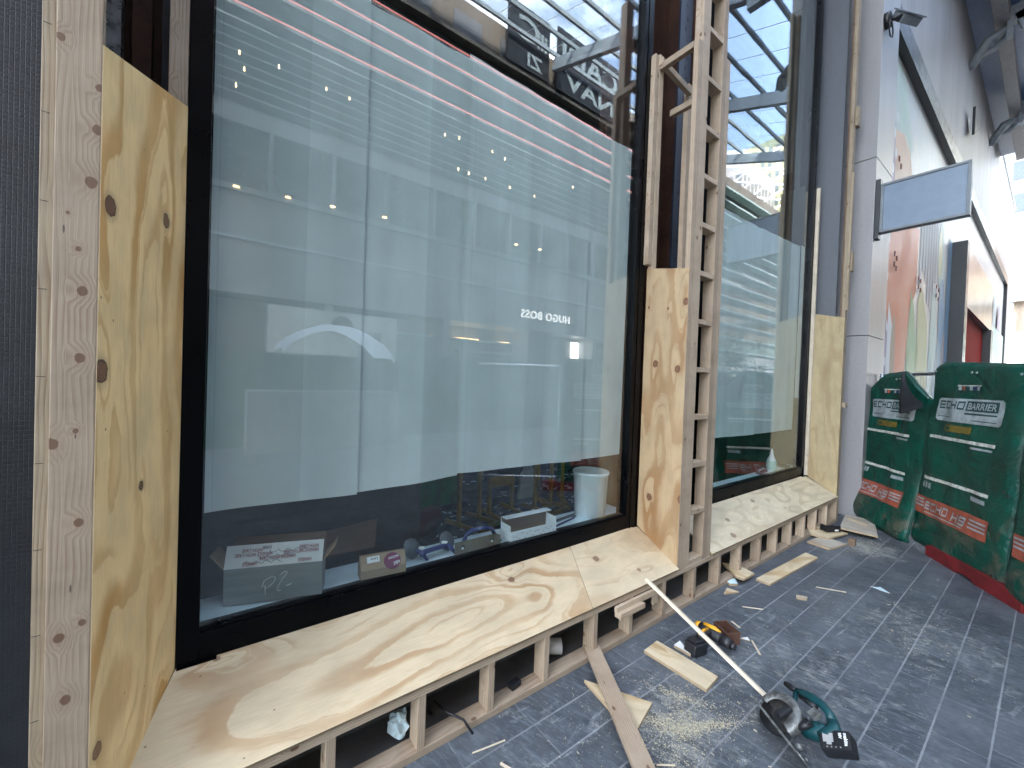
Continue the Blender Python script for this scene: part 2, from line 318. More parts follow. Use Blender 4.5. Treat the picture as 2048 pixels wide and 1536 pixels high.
M['white_paint'] = plain('white_paint', (.78, .78, .77), .5, var=.04)
M['white_plastic'] = plain('white_plastic', (.86, .90, .92), .35, var=.04)
M['blue_plastic'] = plain('blue_plastic', (.02, .03, .13), .4)
M['grey_rubber'] = plain('grey_rubber', (.09, .10, .11), .5)
M['bronze'] = plain('olive_painted_metal', (.15, .13, .095), .45, var=.2)
M['bottle'] = plain('mint_plastic', (.50, .78, .72), .3, var=.05)
M['ink'] = plain('black_ink', (.015, .015, .02), .6); M['red_ink'] = plain('red_ink', (.32, .06, .08), .6)
M['magenta'] = plain('magenta_paper', (.19, .035, .09), .5)
M['yellow'] = plain('yellow_painted_steel', (.50, .30, .03), .5, var=.2)
M['green_cover'] = plain('green_cloth', (.01, .22, .04), .7, var=.3)
M['red_brown'] = plain('red_brown_plastic', (.16, .035, .025), .6)
M['saw_teal'] = plain('teal_plastic', (.004, .048, .056), .38, var=.12); M['tool_black'] = plain('black_plastic', (.012, .013, .016), .45, var=.2)
M['saw_metal'] = plain('scuffed_aluminium', (.16, .165, .16), .45, .4, .5, 30.)
M['tool_yellow'] = plain('yellow_plastic', (.75, .36, .02), .45, var=.15)
M['brown_plastic'] = plain('brown_plastic', (.115, .058, .040), .5, var=.1)
M['paper_blue'] = plain('pale_blue_paper', (.60, .76, .82), .6)
M['sticker'] = plain('grey_sticker', (.36, .36, .36), .4)

def quilt(name, col):
    n = NT(name); p = n.pos(); u, v, _ = n.sep(n.uv())
    f = n.noise(p, 3.2, 6, .7, .6); g = n.noise(p, 22., 5, .7); lo = n.mr(v, .02, .42, 1, 0)
    c = n.mix(n.mr(f, .35, .7), col, tuple(q*.55 for q in col))
    c = n.mix(n.mul(n.mr(f, .46, .62), n.add(n.mul(lo, .85), .08)), c, (.10, .105, .075))
    c = n.mix(n.mul(n.mr(g, .62, .76), .25), c, (.22, .26, .23))
    wr = n.noise(n.vec(n.mul(u, 3.), n.mul(v, 5.5), n.mul(n.rnd(), 7)), 1., 4, .6, 1.2)
    return n.pbr(c, n.mr(f, .3, .7, .32, .5), 0, n.bump(n.add(wr, n.mul(g, .12)), .8, .05), .4)
M['green_pvc'] = quilt('green_pvc', (.003, .072, .048)); M['green_edge'] = plain('dark_green_binding', (.004, .05, .036), .5)
M['black_lining'] = plain('black_lining', (.012, .013, .016), .8)
M['refl'] = plain('reflective_tape', (.60, .60, .54), .35, var=.35, sc_=25.)
M['decal_white'] = plain('grey_white_print', (.36, .40, .41), .45, var=.25, sc_=12.)
M['decal_orange'] = plain('orange_print', (.36, .085, .05), .5, var=.28, sc_=12.)
M['decal_yellow'] = plain('yellow_print', (.17, .12, .02), .5, var=.2, sc_=30.)
M['decal_dark'] = plain('dark_green_print', (.006, .05, .05), .5)
M['red_base'] = plain('red_plastic_base', (.20, .018, .02), .5, var=.3)

# ------------------------------------------------------------------ geometry helpers
Wm = {}
I4 = Matrix.Identity(4)
def T(x, y, z): return Matrix.Translation((x, y, z))
def RZ(a): return Matrix.Rotation(a, 4, 'Z')
def RX(a): return Matrix.Rotation(a, 4, 'X')
def RY(a): return Matrix.Rotation(a, 4, 'Y')
def put(o, mw=I4, parent=None):
    C.objects.link(o)
    if parent is not None: o.parent = parent; o.matrix_basis = Wm[parent.name].inverted() @ mw
    else: o.matrix_basis = mw
    Wm[o.name] = mw.copy(); return o
def tag(o, label=None, cat=None, group=None, kind=None):
    for k, v in (('label', label), ('category', cat), ('group', group), ('kind', kind)):
        if v: o[k] = v
    return o
def thing(name, label, cat, loc=(0, 0, 0), group=None, rz=0.):
    o = bpy.data.objects.new(name, None); o.empty_display_size = .1; put(o, T(*loc) @ RZ(rz)); return tag(o, label, cat, group)

class B:
    def __init__(s): s.b = bmesh.new(); s.uvl = s.b.loops.layers.uv.new('UVMap'); s.mi = 0
    def face(s, pts, uvs=None):
        vs_ = [s.b.verts.new(p) for p in pts]
        try: f = s.b.faces.new(vs_)
        except ValueError: return None
        f.material_index = s.mi
        if uvs:
            for l, q in zip(f.loops, uvs): l[s.uvl].uv = q
        return f
    def box(s, x0, x1, y0, y1, z0, z1, mw=None, bev=0.):
        tmp = bmesh.new(); vs_ = [tmp.verts.new(p) for p in ((x0, y0, z0), (x1, y0, z0), (x1, y1, z0), (x0, y1, z0), (x0, y0, z1), (x1, y0, z1), (x1, y1, z1), (x0, y1, z1))]
        for q in ((0, 3, 2, 1), (4, 5, 6, 7), (0, 1, 5, 4), (1, 2, 6, 5), (2, 3, 7, 6), (3, 0, 4, 7)): tmp.faces.new([vs_[i] for i in q])
        if bev: bmesh.ops.bevel(tmp, geom=tmp.edges[:], offset=bev, segments=2, affect='EDGES', profile=.6)
        s.merge(tmp, mw); return s
    def merge(s, tmp, mw=None):
        if mw is not None: bmesh.ops.transform(tmp, matrix=mw, verts=tmp.verts[:])
        m = {}
        for v in tmp.verts: m[v] = s.b.verts.new(v.co)
        for f in tmp.faces:
            try: g = s.b.faces.new([m[v] for v in f.verts])
            except ValueError: continue
            g.material_index = s.mi; g.smooth = f.smooth
        tmp.free(); return s
    def cone(s, p0, p1, r0, r1=None, seg=24, cap=True, smooth=True):
        r1 = r0 if r1 is None else r1; p0 = Vector(p0); p1 = Vector(p1); d = (p1-p0).normalized()
        a = d.orthogonal().normalized(); b_ = d.cross(a); rings = []
        for p, r in ((p0, r0), (p1, r1)):
            rings.append([s.b.verts.new(p+(a*math.cos(2*math.pi*i/seg)+b_*math.sin(2*math.pi*i/seg))*r) for i in range(seg)])
        for i in range(seg):
            f = s.b.faces.new([rings[0][i], rings[0][(i+1) % seg], rings[1][(i+1) % seg], rings[1][i]]); f.material_index = s.mi; f.smooth = smooth
        if cap:
            for rr in (rings[0][::-1], rings[1]): f = s.b.faces.new(rr); f.material_index = s.mi
        return s
    def tube(s, pts, r, seg=10, cap=True):
        pts = [Vector(p) for p in pts]; prev = None; rs = r if isinstance(r, (list, tuple)) else [r]*len(pts); a = None
        for i, p in enumerate(pts):
            d = (pts[min(i+1, len(pts)-1)]-pts[max(i-1, 0)]).normalized()
            a = (d.orthogonal() if a is None else a-d*a.dot(d)).normalized(); b_ = d.cross(a)
            ring = [s.b.verts.new(p+(a*math.cos(2*math.pi*k/seg)+b_*math.sin(2*math.pi*k/seg))*rs[i]) for k in range(seg)]
            if prev:
                for k in range(seg):
                    f = s.b.faces.new([prev[k], prev[(k+1) % seg], ring[(k+1) % seg], ring[k]]); f.smooth = True; f.material_index = s.mi
            elif cap: s.b.faces.new(ring[::-1]).material_index = s.mi
            prev = ring
        if cap: s.b.faces.new(prev).material_index = s.mi
        return s
    def lathe(s, prof, mw=I4, seg=32):
        rings = []
        for r, z in prof: rings.append([s.b.verts.new(mw @ Vector((r*math.cos(2*math.pi*i/seg), r*math.sin(2*math.pi*i/seg), z))) for i in range(seg)])
        for a, b_ in zip(rings, rings[1:]):
            for i in range(seg):
                f = s.b.faces.new([a[i], a[(i+1) % seg], b_[(i+1) % seg], b_[i]]); f.smooth = True; f.material_index = s.mi
        return s
    def slab(s, poly, t, mw=I4):
        """extrude a 2D polygon from z=0 to z=t"""
        lo = [s.b.verts.new(mw @ Vector((x, y, 0))) for x, y in poly]; hi = [s.b.verts.new(mw @ Vector((x, y, t))) for x, y in poly]
        n_ = len(poly)
        for f in [s.b.faces.new(lo[::-1]), s.b.faces.new(hi)]+[s.b.faces.new([lo[i], lo[(i+1) % n_], hi[(i+1) % n_], hi[i]]) for i in range(n_)]: f.material_index = s.mi
        return s
    def done(s, name, mats, parent=None, mw=I4, local=True, label=None, uvfn=None, fixn=True, smooth=False):
        if fixn: bmesh.ops.recalc_face_normals(s.b, faces=s.b.faces[:])
        if uvfn:
            for f in s.b.faces:
                for l in f.loops: l[s.uvl].uv = uvfn(l.vert.co, f.normal)
        if smooth:
            for f in s.b.faces: f.smooth = True
        me = bpy.data.meshes.new(name); s.b.to_mesh(me); s.b.free()
        for m in (mats if isinstance(mats, (list, tuple)) else [mats]): me.materials.append(M[m] if isinstance(m, str) else m)
        o = bpy.data.objects.new(name, me); put(o, mw, parent)
        if label: o['label'] = label
        return o

def axis_m(a, b, up=(0, 0, 1)):
    a = Vector(a); b = Vector(b); x = (b-a).normalized(); u = Vector(up); y = u.cross(x)
    if y.length < 1e-4: y = Vector((0, 1, 0)).cross(x) if abs(x.z) > .9 else Vector((0, 0, 1)).cross(x)
    y.normalize(); z = x.cross(y)
    return Matrix(((x.x, y.x, z.x, a.x), (x.y, y.y, z.y, a.y), (x.z, y.z, z.z, a.z), (0, 0, 0, 1)))
def beam(name, a, b, w_, h, mat='timber', parent=None, up=(0, 0, 1), bev=.0025, label=None):
    """timber with its centre line from a to b; w_ across, h along `up`"""
    ln = (Vector(b)-Vector(a)).length; g = B(); g.box(0, ln, -w_/2, w_/2, -h/2, h/2, None, bev)
    return g.done(name, mat, parent, axis_m(a, b, up), label=label)
def vbeam(name, x0, x1, y0, y1, z0, z1, mat='timber', parent=None, bev=.0025, label=None):
    """vertical stud given by its bounds; local X runs up the stud"""
    m = Matrix(((0, 1, 0, (x0+x1)/2), (0, 0, 1, (y0+y1)/2), (1, 0, 0, z0), (0, 0, 0, 1)))
    g = B(); g.box(0, z1-z0, -(x1-x0)/2, (x1-x0)/2, -(y1-y0)/2, (y1-y0)/2, None, bev); return g.done(name, mat, parent, m, label=label)
def abox(name, x0, x1, y0, y1, z0, z1, mat, parent=None, bev=0., label=None):
    cx, cy = (x0+x1)/2, (y0+y1)/2
    g = B(); g.box(x0-cx, x1-cx, y0-cy, y1-cy, 0, z1-z0, None, bev); return g.done(name, mat, parent, T(cx, cy, z0), label=label)
def panel(name, corners, t, mat, parent=None, uvo=(0, 0), label=None, nrm_flip=False, u_axis=None, v_axis=None, edge='ply_edge'):
    """sheet through world corners, thickness t behind; UV in metres along u_axis,v_axis from corner 0"""
    cs = [Vector(c) for c in corners]; o = cs[0]; ua = Vector(u_axis).normalized(); va = Vector(v_axis).normalized(); n_ = ua.cross(va).normalized()
    if nrm_flip: n_ = -n_
    g = B(); uvs = [((c-o).dot(ua)+uvo[0], (c-o).dot(va)+uvo[1]) for c in cs]
    ctr = sum(cs, Vector())/len(cs)
    g.mi = 0; g.face([c-ctr for c in cs], uvs); g.face([c-n_*t-ctr for c in cs][::-1], uvs[::-1]); g.mi = 1
    k = len(cs)
    for i in range(k):
        a, b_ = cs[i]-ctr, cs[(i+1) % k]-ctr; g.face([a, a-n_*t, b_-n_*t, b_])
    bmesh.ops.remove_doubles(g.b, verts=g.b.verts[:], dist=1e-5)
    return g.done(name, [mat, edge], parent, T(*ctr), label=label)

def text_bm(txt, size, bold=0., extr=0., shear=0., spacing=1.):
    cu = bpy.data.curves.new('t', 'FONT'); cu.body = txt; cu.size = size; cu.offset = bold; cu.extrude = extr; cu.shear = shear; cu.space_character = spacing
    cu.align_x = 'LEFT'; cu.resolution_u = 3
    o = bpy.data.objects.new('t', cu); C.objects.link(o); bpy.context.view_layer.update()
    me = bpy.data.meshes.new_from_object(o.evaluated_get(bpy.context.evaluated_depsgraph_get())); bpy.data.objects.remove(o); bpy.data.curves.remove(cu)
    b_ = bmesh.new(); b_.from_mesh(me); bpy.data.meshes.remove(me); return b_
def text(name, txt, size, mw, mat, parent, width=None, bold=0., extr=.0006, shear=0., height=None, spacing=1.):
    b_ = text_bm(txt, size, bold, extr, shear, spacing); xs = [v.co.x for v in b_.verts]; ys = [v.co.y for v in b_.verts]
    sx = width/(max(xs)-min(xs)) if width else 1; sy = height/(max(ys)-min(ys)) if height else (sx if width else 1)
    x0, y0 = min(xs), min(ys)
    for v in b_.verts: v.co.x = (v.co.x-x0)*sx; v.co.y = (v.co.y-y0)*sy
    g = B(); g.merge(b_); return g.done(name, mat, parent, mw)
FRONT = RX(R(90))      # text standing up, read from -Y

# ================================================================== STRUCTURE
g = B(); g.box(-60, 90, -60, 1.0, -.3, 0); g.box(-60, 90, 1.0, 2.0, -.3, 0); ground = g
g = B()
for (a, b_, c, d) in ((-80, 120, -80, 2.02),): g.face([(a, c, 0), (b_, c, 0), (b_, d, 0), (a, d, 0)])
tag(g.done('pavement', 'paving'), kind='structure'); ground.b.free()
g = B(); g.face([(-600, -600, -.02), (600, -600, -.02), (600, 600, -.02), (-600, 600, -.02)]); tag(g.done('ground', 'concrete_dark'), kind='structure')

# --- the shop building: shell, cavity, room
shop = thing('shop_building', 'dark shop building behind the timber hoarding, its walls rising out of view', 'building', (3, 2.4, 0))
def bpart(name, *a): return abox(name, *a[:6], a[6], shop)
g = B(); g.box(-.45, 7.05, 2.16, 2.5, 9.2, 16); g.box(-9, 34, 3.0, 12, 12.05, 20); g.box(-9, -.62, 2.3, 12, 0, 12.05); g.box(-.62, 34, 9., 12, 0, 12.05)  # includes an unseen upper mass, raised to keep the sun off the street
g.box(7.05, 34, 2.4, 3, 0, 11.6); g.box(-9., -.45, 1.95, 2.3, 3.6, 16); g.done('wall', 'concrete_dark', shop)
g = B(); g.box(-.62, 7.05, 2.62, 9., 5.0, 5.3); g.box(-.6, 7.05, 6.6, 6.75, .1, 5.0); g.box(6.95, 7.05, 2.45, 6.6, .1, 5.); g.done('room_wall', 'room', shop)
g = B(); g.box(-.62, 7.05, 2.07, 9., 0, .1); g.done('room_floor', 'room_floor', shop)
g = B(); g.box(2.83, 3.80, 2.52, 2.6, 0, 9); g.box(3.74, 3.80, 2.16, 2.52, 0, 9); g.done('pillar_wall', 'brown_cavity', shop)
g = B(); g.box(-.62, -.10, 2.42, 2.5, 0, 9); g.done('pillar_wall', 'brown_cavity', shop)
g = B(); g.box(-.6, 7.05, 1.775, 2.065, .003, .006); g.box(-.6, 7.05, 1.97, 2.0, .006, .38); g.done('sill_shade_slab', 'concrete_dark', shop)  # dark slab and riser added as the shade under the sill
# mosaic wall at far left
g = B(); g.box(-8, -.40, 1.70, 1.95, 0, 9.); g.done('mosaic_wall', 'mosaic', shop)

# --- steel in the open cavities
t = thing('steel_post', 'blue painted steel post with faint dark stamps in the open pillar cavity', 'steel post', (3.55, 2.25, 0))
g = B(); g.box(-.10, .10, -.05, -.044, .1, 9); g.box(-.10, -.094, -.044, -.03, .1, 9); g.box(.094, .10, -.044, .06, .1, 9); g.done('channel', 'blue_steel', t, T(3.55, 2.25, 0))
g = B()
for i in range(38):
    z = 1.8+i*.11+random.uniform(-.02, .02); cx = random.uniform(-.04, .05)
    if i % 3 != 2: g.box(cx-.012, cx+.012, -.0515, -.0502, z, z+.018)
    g.box(cx-.02, cx+.016, -.0515, -.0502, z+.028, z+.034)
g.done('printed_stamp', 'ink', t, T(3.55, 2.25, 0))['kind'] = 'stuff'
tag(abox('steel_post', -.375, -.325, 2.24, 2.30, .3, 8, 'steel'), 'bright galvanised post in the gap above the left plywood panel', 'steel post')
tag(abox('steel_post', -.20, -.16, 2.22, 2.34, .3, 8, 'blue_steel'), 'dark blue steel post in the gap above the left plywood panel', 'steel post')
tag(abox('steel_post', -.30, -.24, 2.30, 2.36, .3, 8, 'brown_cavity'), 'dark maroon steel post in the gap above the left plywood panel', 'steel post')
tag(vbeam('timber_stud', -.165, -.106, 2.055, 2.10, .4, 7.4, 'timber_grey'), 'grey-brown upright stud beside the black frame above the left plywood panel', 'timber')

# ================================================================== WINDOWS
def window(name, label, x0, x1, gx0, gx1, glassmat, top=9.3):
    t = thing(name, label, 'shop window', ((x0+x1)/2, 2.07, .55))
    zb = .50; gz = .672
    g = B(); g.box(x0, gx0, 2.05, 2.15, zb, top, None, .003); g.done('jamb', 'frame', t)
    g = B(); g.box(gx1, x1, 2.05, 2.15, zb, top, None, .003); g.box(gx1-.006, gx1+.03, 2.038, 2.05, gz, top); g.box(gx1+.05, gx1+.058, 2.043, 2.05, zb, top); g.done('jamb', 'frame', t)
    g = B(); g.box(gx0, gx1, 2.05, 2.15, zb, gz-.012, None, .003); g.box(gx0, gx1, 2.06, 2.12, gz-.012, gz, None, .002); g.done('bottom_rail', 'frame', t)
    g = B(); g.box(gx0, gx1, 2.05, 2.15, top-.1, top, None, .003); g.done('top_rail', 'frame', t)
    g = B(); g.box(gx0, gx1, 2.074, 2.082, gz, top-.1); g.done('glass_pane', glassmat, t)
    return t
window('shop_window', 'tall black framed shop window with pale sheets behind its glass, left of the ladder frame', -.104, 2.835, -.03, 2.715, 'glass')
window('shop_window', 'narrower looking black framed shop window right of the ladder frame, reflecting the glass roof', 3.80, 6.60, 3.86, 6.52, 'glass_wavy')

# ledges inside
for (x0, x1, yb, lb) in ((-.1, 2.835, 2.36, 'pale blue ledge inside the left window, boxes and tools on it'), (3.8, 6.9, 2.25, 'pale blue ledge inside the right window under the mint bottle')):
    t = thing('window_ledge', lb, 'window ledge', ((x0+x1)/2, 2.2, .6)); abox('board', x0, x1, 2.152, yb, .635, .66, 'ledge', t, .002); abox('apron', x0, x1, yb-.02, yb-.002, .1, .633, 'ledge', t)
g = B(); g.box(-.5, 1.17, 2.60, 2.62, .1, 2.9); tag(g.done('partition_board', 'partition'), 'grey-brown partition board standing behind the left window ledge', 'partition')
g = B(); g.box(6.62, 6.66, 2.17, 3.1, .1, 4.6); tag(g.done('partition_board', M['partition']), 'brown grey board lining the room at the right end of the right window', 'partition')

def sheet(x0, x1, zb0, zb1, zt, y, label, top1=None, n_=28, curl=.005, gname='pale sheets hung behind the shop windows'):
    g = B(); top1 = zt if top1 is None else top1; rows = 30; vv = []
    for j in range(rows+1):
        r_ = []
        for i in range(n_+1):
            s_ = i/n_; tt = j/rows; x = x0+(x1-x0)*s_; zb = zb0+(zb1-zb0)*s_+.003*math.sin(s_*6+x0*3); z = zb+((zt+(top1-zt)*s_)-zb)*tt
            yy = y+curl*math.sin(x*3.1+1.)+.004*math.sin(x*17+z*.8)+.005*(1-tt)**6*math.sin(x*5)
            r_.append(g.b.verts.new((x, yy, z)))
        vv.append(r_)
    for j in range(rows):
        for i in range(n_):
            f = g.b.faces.new([vv[j][i], vv[j][i+1], vv[j+1][i+1], vv[j+1][i]]); f.smooth = True
            for l in f.loops: l[g.uvl].uv = (l.vert.co.x, l.vert.co.z)
    o = g.done('window_sheet', 'sheet', None, I4, fixn=False); tag(o, label, 'sheet', gname)
    return o
sheet(-.025, .60, 1.134, 1.127, 3.64, 2.120, 'pale sheet at the far left of the left window')
sheet(.575, 1.19, 1.127, 1.150, 3.64, 2.138, 'second pale sheet from the left in the left window, ending at the step')
sheet(1.17, 2.24, 1.172, 1.146, 3.65, 2.116, 'widest pale sheet in the left window, hanging above the white open carton')
sheet(2.20, 2.78, 1.146, 1.156, 3.66, 2.134, 'pale sheet at the right edge of the left window, hanging above the white bucket')
sheet(3.82, 5.2, 1.195, 1.185, 3.62, 2.125, 'pale sheet in the left half of the right window')
sheet(5.18, 6.42, 1.185, 1.18, 3.64, 2.140, 'pale sheet in the right half of the right window, above the mint bottle', 3.70)
sheet(6.38, 6.56, 1.62, 1.62, 3.70, 2.115, 'narrow short strip of sheet at the right jamb of the right window', n_=6)

# ================================================================== BASE FRAME
t = thing('base_frame', 'long low pine stud frame on the paving carrying the sloped plywood sill', 'timber frame', (3.1, 1.72, 0))
YB = 1.673
beam('bottom_plate', (-.42, YB+.045, .0175), (6.72, YB+.045, .0175), .09, .035, 'timber_raw', t)
beam('top_plate', (-.42, YB+.045, .304), (3.30, YB+.045, .304), .09, .037, 'timber_grey', t)
beam('top_plate', (3.302, YB+.045, .304), (6.72, YB+.045, .304), .09, .037, 'timber_grey', t)
for x in [-.36, .02]+[.403, .793, 1.175, 1.553, 1.962, 2.32, 2.709, 3.133, 3.538, 3.927, 4.347, 4.74, 5.125, 5.52, 5.899, 6.29, 6.66]:
    vbeam('stud', x-.019, x+.019, YB+.001, YB+.088, .0352, .2853, 'timber_raw' if random.random() < .5 else 'timber_grey', t)
beam('back_plate', (-.42, 2.02, .42), (6.72, 2.02, .42), .04, .06, 'timber_raw', t)
# packers screwed to the plate
t = thing('packing_block', 'two stepped pine packers screwed under the frame beside the leaning white lath', 'timber block', (2.30, 1.65, .25))
beam('block', (2.135, 1.660, .262), (2.55, 1.660, .262), .022, .04, 'timber_grey', t); beam('block', (2.14, 1.646, .230), (2.40, 1.646, .230), .05, .035, 'timber_grey', t)
vbeam('block', 2.545, 2.60, 1.655, 1.672, .17, .285, 'timber_grey', t)

def SP(x, d): # point on sill plane at distance d from the front edge
    k = d/.4406; return (x, 1.655+.39*k, .347+.205*k)
ua, va = (1, 0, 0), (0, .39, .205)
def sill(x0, x1, mat, label, pts=None, d0=0., d1=.4406):
    cs = pts or [SP(x0, d0), SP(x1, d0), SP(x1, d1), SP(x0, d1)]
    u0 = cs[0][0]; o = panel('sill_board', cs, .018, mat, None, (u0, 0.), None, False, ua, va); tag(o, label, 'plywood board', 'sloped plywood sill boards'); return o
seam0, seam1 = SP(1.905, 0), SP(2.085, .4406)
sill(0, 0, 'ply_sill', 'long sloped plywood sill board with bold looping grain below the left window', [SP(-.262, 0), seam0, seam1, SP(.03, .4406), SP(.03, .425), SP(-.1, .425), SP(-.1, .44)][:7])
sill(0, 0, 'ply_short', 'short sloped plywood sill board left of the ladder frame, with two loose knots', [(seam0[0]+.003, seam0[1], seam0[2]), SP(2.866, 0), SP(2.866, .435), SP(2.80, .4406), SP(2.78, .452), SP(2.60, .445), (seam1[0]+.003, seam1[1], seam1[2])])
sill(3.37, 6.625, 'ply_pale', 'pale sloped plywood sill board with pink knots below the right window', [SP(3.372, 0), SP(6.625, 0), SP(6.625, .41), SP(6.50, .415), SP(6.48, .43), SP(3.372, .43)])

# ================================================================== SIDE PANELS
# left reveal panel, splayed
def LP(s_, z): return (-.104-.36*s_/1.063, 2.05-s_/1.063, z)
o = panel('plywood_sheet', [LP(.002, .548), LP(.478, .30), LP(.478, 2.635), LP(.002, 2.765)], .018, 'ply_left', None, (.548, 0), None, False, (0, 0, 1), (-.36, -1, 0))
tag(o, 'tall yellowish plywood panel with dark knots at the far left', 'plywood panel', 'plywood side panels of the hoarding')
o = panel('plywood_sheet', [(2.867, 2.046, .56), (2.867, 1.675, .345), (2.867, 1.675, 2.63), (2.867, 2.046, 2.70)], .018, 'ply_pillar', None, (.56, .004), None, True, (0, 0, 1), (0, -1, 0))
tag(o, 'tall tan plywood panel with red-brown knots on the left side of the ladder frame', 'plywood panel', 'plywood side panels of the hoarding')
o = panel('plywood_sheet', [(6.63, 2.03, .56), (6.63, 1.675, .345), (6.63, 1.675, 2.70), (6.63, 2.03, 2.79)], .018, 'ply_reveal', None, (.56, 0), None, True, (0, 0, 1), (0, -1, 0))
tag(o, 'brown plywood panel at the right end of the right window, below the blue-grey metal', 'plywood panel', 'plywood side panels of the hoarding')

# ================================================================== STUDS AND LADDER
t = thing('stud_frame', 'tall pine stud frame at the far left edge, wide knotty face towards the street', 'timber frame', (-.32, 1.65, 0))
vbeam('stud', -.355, -.268, 1.60, 1.638, .0, 4.6, 'timber_post', t)
vbeam('stud', -.386, -.357, 1.622, 1.70, .0, 4.6, 'timber_green', t)
g = B()
for i in range(16):
    z = .3+i*.235; g.box(-.384, -.368, 1.6212, 1.6216, z, z+.0015)
g.done('saw_mark', 'ink', t)['kind'] = 'stuff'
t = thing('ladder_frame', 'tall pine ladder frame with short rungs on the pillar between the windows', 'timber frame', (3.1, 1.72, .32))
zt = 5.2
vbeam('stud', 2.868, 2.926, YB, YB+.038, .323, 4.36, 'timber_raw', t)
vbeam('rail', 2.929, 3.030, YB+.001, YB+.070, .323, zt, 'timber_grey', t)
vbeam('rail', 3.235, 3.300, YB+.001, YB+.089, .323, zt, 'timber_raw', t)
vbeam('rail', 3.302, 3.366, YB+.004, YB+.089, .323, 4.42, 'timber_grey', t)
for i in range(13):
    z = .361+i*.3775
    if i == 0: z = .342
    beam('rung', (3.0305, YB+.045, z), (3.2345, YB+.045, z), .085, .038, 'timber_grey', t)
vbeam('back_stud', 3.30, 3.36, 2.00, 2.045, .55, 4.4, 'timber_raw', t)
vbeam('back_stud', 3.01, 3.08, 2.24, 2.30, .5, 4.9, 'timber_raw', t)
vbeam('back_stud', 2.872, 2.93, 2.005, 2.043, 2.3, 4.44, 'timber_grey', t)
beam('cross_piece', (2.885, 2.0, 4.33), (2.885, YB+.04, 4.33), .045, .05, 'timber_raw', t)
beam('cross_piece', (3.05, 2.0, 4.02), (3.05, YB+.075, 4.02), .045, .05, 'timber_raw', t)
beam('cross_piece', (2.86, 1.985, 4.36), (3.30, 1.985, 4.30), .04, .05, 'timber_grey', t)
tag(vbeam('timber_stud', 2.815, 2.864, 2.005, 2.048, 2.72, 4.42, 'timber_grey'), 'slim pale stud standing above the tan plywood panel beside the black window frame', 'timber')
tag(vbeam('timber_batten', 6.59, 6.628, 1.995, 2.036, .56, 4.50, 'lath'), 'slim pale batten running up beside the right jamb of the right window', 'timber')
t = thing('stud_frame', 'knotty greenish pine studs standing against the grey column at the right', 'timber frame', (6.75, 1.7, 0))
vbeam('stud', 6.650, 6.742, 1.678, 1.716, .0, 7.2, 'timber_green', t); vbeam('stud', 6.744, 6.82, 1.70, 1.76, 0, 7.2, 'timber_red', t)
for z in (1.55, 3.45, 5.35): beam('nogging', (6.70, 1.665, z), (6.80, 1.665, z), .04, .25 if z > 3 else .06, 'timber_green', t)
vbeam('packer', 6.648, 6.70, 1.655, 1.677, 2.8, 4.6, 'timber_green', t)
tag(abox('metal_reveal', 6.72, 6.78, 1.80, 2.12, .3, 9, 'reveal'), 'blue-grey metal cladding strip above the brown plywood panel at the right window', 'metal cladding')

# ================================================================== GREY COLUMN + MURAL WALL
t = thing('clad_column', 'pale grey clad column right of the timber studs, jointed in tall panels', 'column', (7.5, 1.7, 0))
for i, (a, b_) in enumerate(((0.005, 2.50), (2.508, 4.90), (4.908, 7.55), (7.558, 12.))): abox('panel', 7.10, 7.98, 1.53, 2.3, a, b_, 'clad', t, .006)
tag(abox('scuffed_skirting', 7.09, 7.99, 1.525, 1.529, .0, .03, 'concrete_dark'), 'dark strip at the foot of the grey column', 'skirting')
bpy.data.objects['scuffed_skirting'].name = 'skirting'
wall = thing('mural_wall', 'long grey wall with a pastel mural beyond the grey column, dark lintel above the mural', 'wall', (20, 1.7, 0))
g = B(); g.box(7.985, 34, 1.60, 2.3, 7.62, 11.62); g.done('upper_cladding', 'clad_wall', wall)
g = B(); g.box(7.985, 34.05, 1.55, 2.3, 11.622, 11.72, None, .01); g.done('coping', 'white_steel', wall)
g = B(); g.box(7.985, 31.4, 1.575, 1.69, 7.24, 7.618); g.box(31.402, 31.55, 1.575, 1.69, 0, 7.618); g.done('lintel', 'dark_metal', wall)
g = B(); g.box(31.552, 34, 1.60, 2.3, 0, 7.618); g.done('end_pier', 'clad_wall', wall)
# mural: one board, layered flat colours
def mural_base():
    n = NT('mural_base'); x, y, z = n.sep(n.pos()); f = n.noise(n.pos(), 1.1, 5, .6)
    c = n.mix(n.mr(z, 4.5, 7.), (.47, .455, .43), (.42, .48, .51)); c = n.mix(n.mr(f, .45, .62), c, (.50, .51, .49))
    fr = n.ma('FRACT', n.ma('DIVIDE', x, 1.2)); j = n.mr(n.mul(n.ma('MINIMUM', fr, n.sub(1., fr)), 1.2), .004, .01, 1, 0); c = n.mix(n.mul(j, .5), c, (.2, .2, .2))
    return n.pbr(c, .42, 0, None, .4)
M['mural0'] = mural_base()
for k, c in {'m_lilac': (.33, .28, .42), 'm_white': (.68, .70, .72), 'm_coral': (.62, .20, .11), 'm_teal': (.36, .46, .50), 'm_green': (.32, .45, .25), 'm_pale': (.47, .60, .55), 'm_olive': (.50, .50, .27), 'm_tan': (.38, .28, .20), 'm_blue': (.25, .38, .50), 'm_peach': (.66, .46, .34)}.items():
    M[k] = plain('mural_'+k[2:], tuple(q*.92 for q in c), .5, var=.08, sc_=1.5)
g = B(); order = ['mural0', 'm_lilac', 'm_white', 'm_coral', 'm_teal', 'm_green', 'm_pale', 'm_olive', 'm_tan', 'm_blue', 'm_peach']
g.box(7.985, 31.4, 1.692, 1.80, 0, 7.24)
lay = [0]
def shape(mat, pts):
    lay[0] += 1; y = 1.6915-.0006*lay[0]; g.mi = order.index(mat)
    g.face([(x, y, z) for x, z in pts])
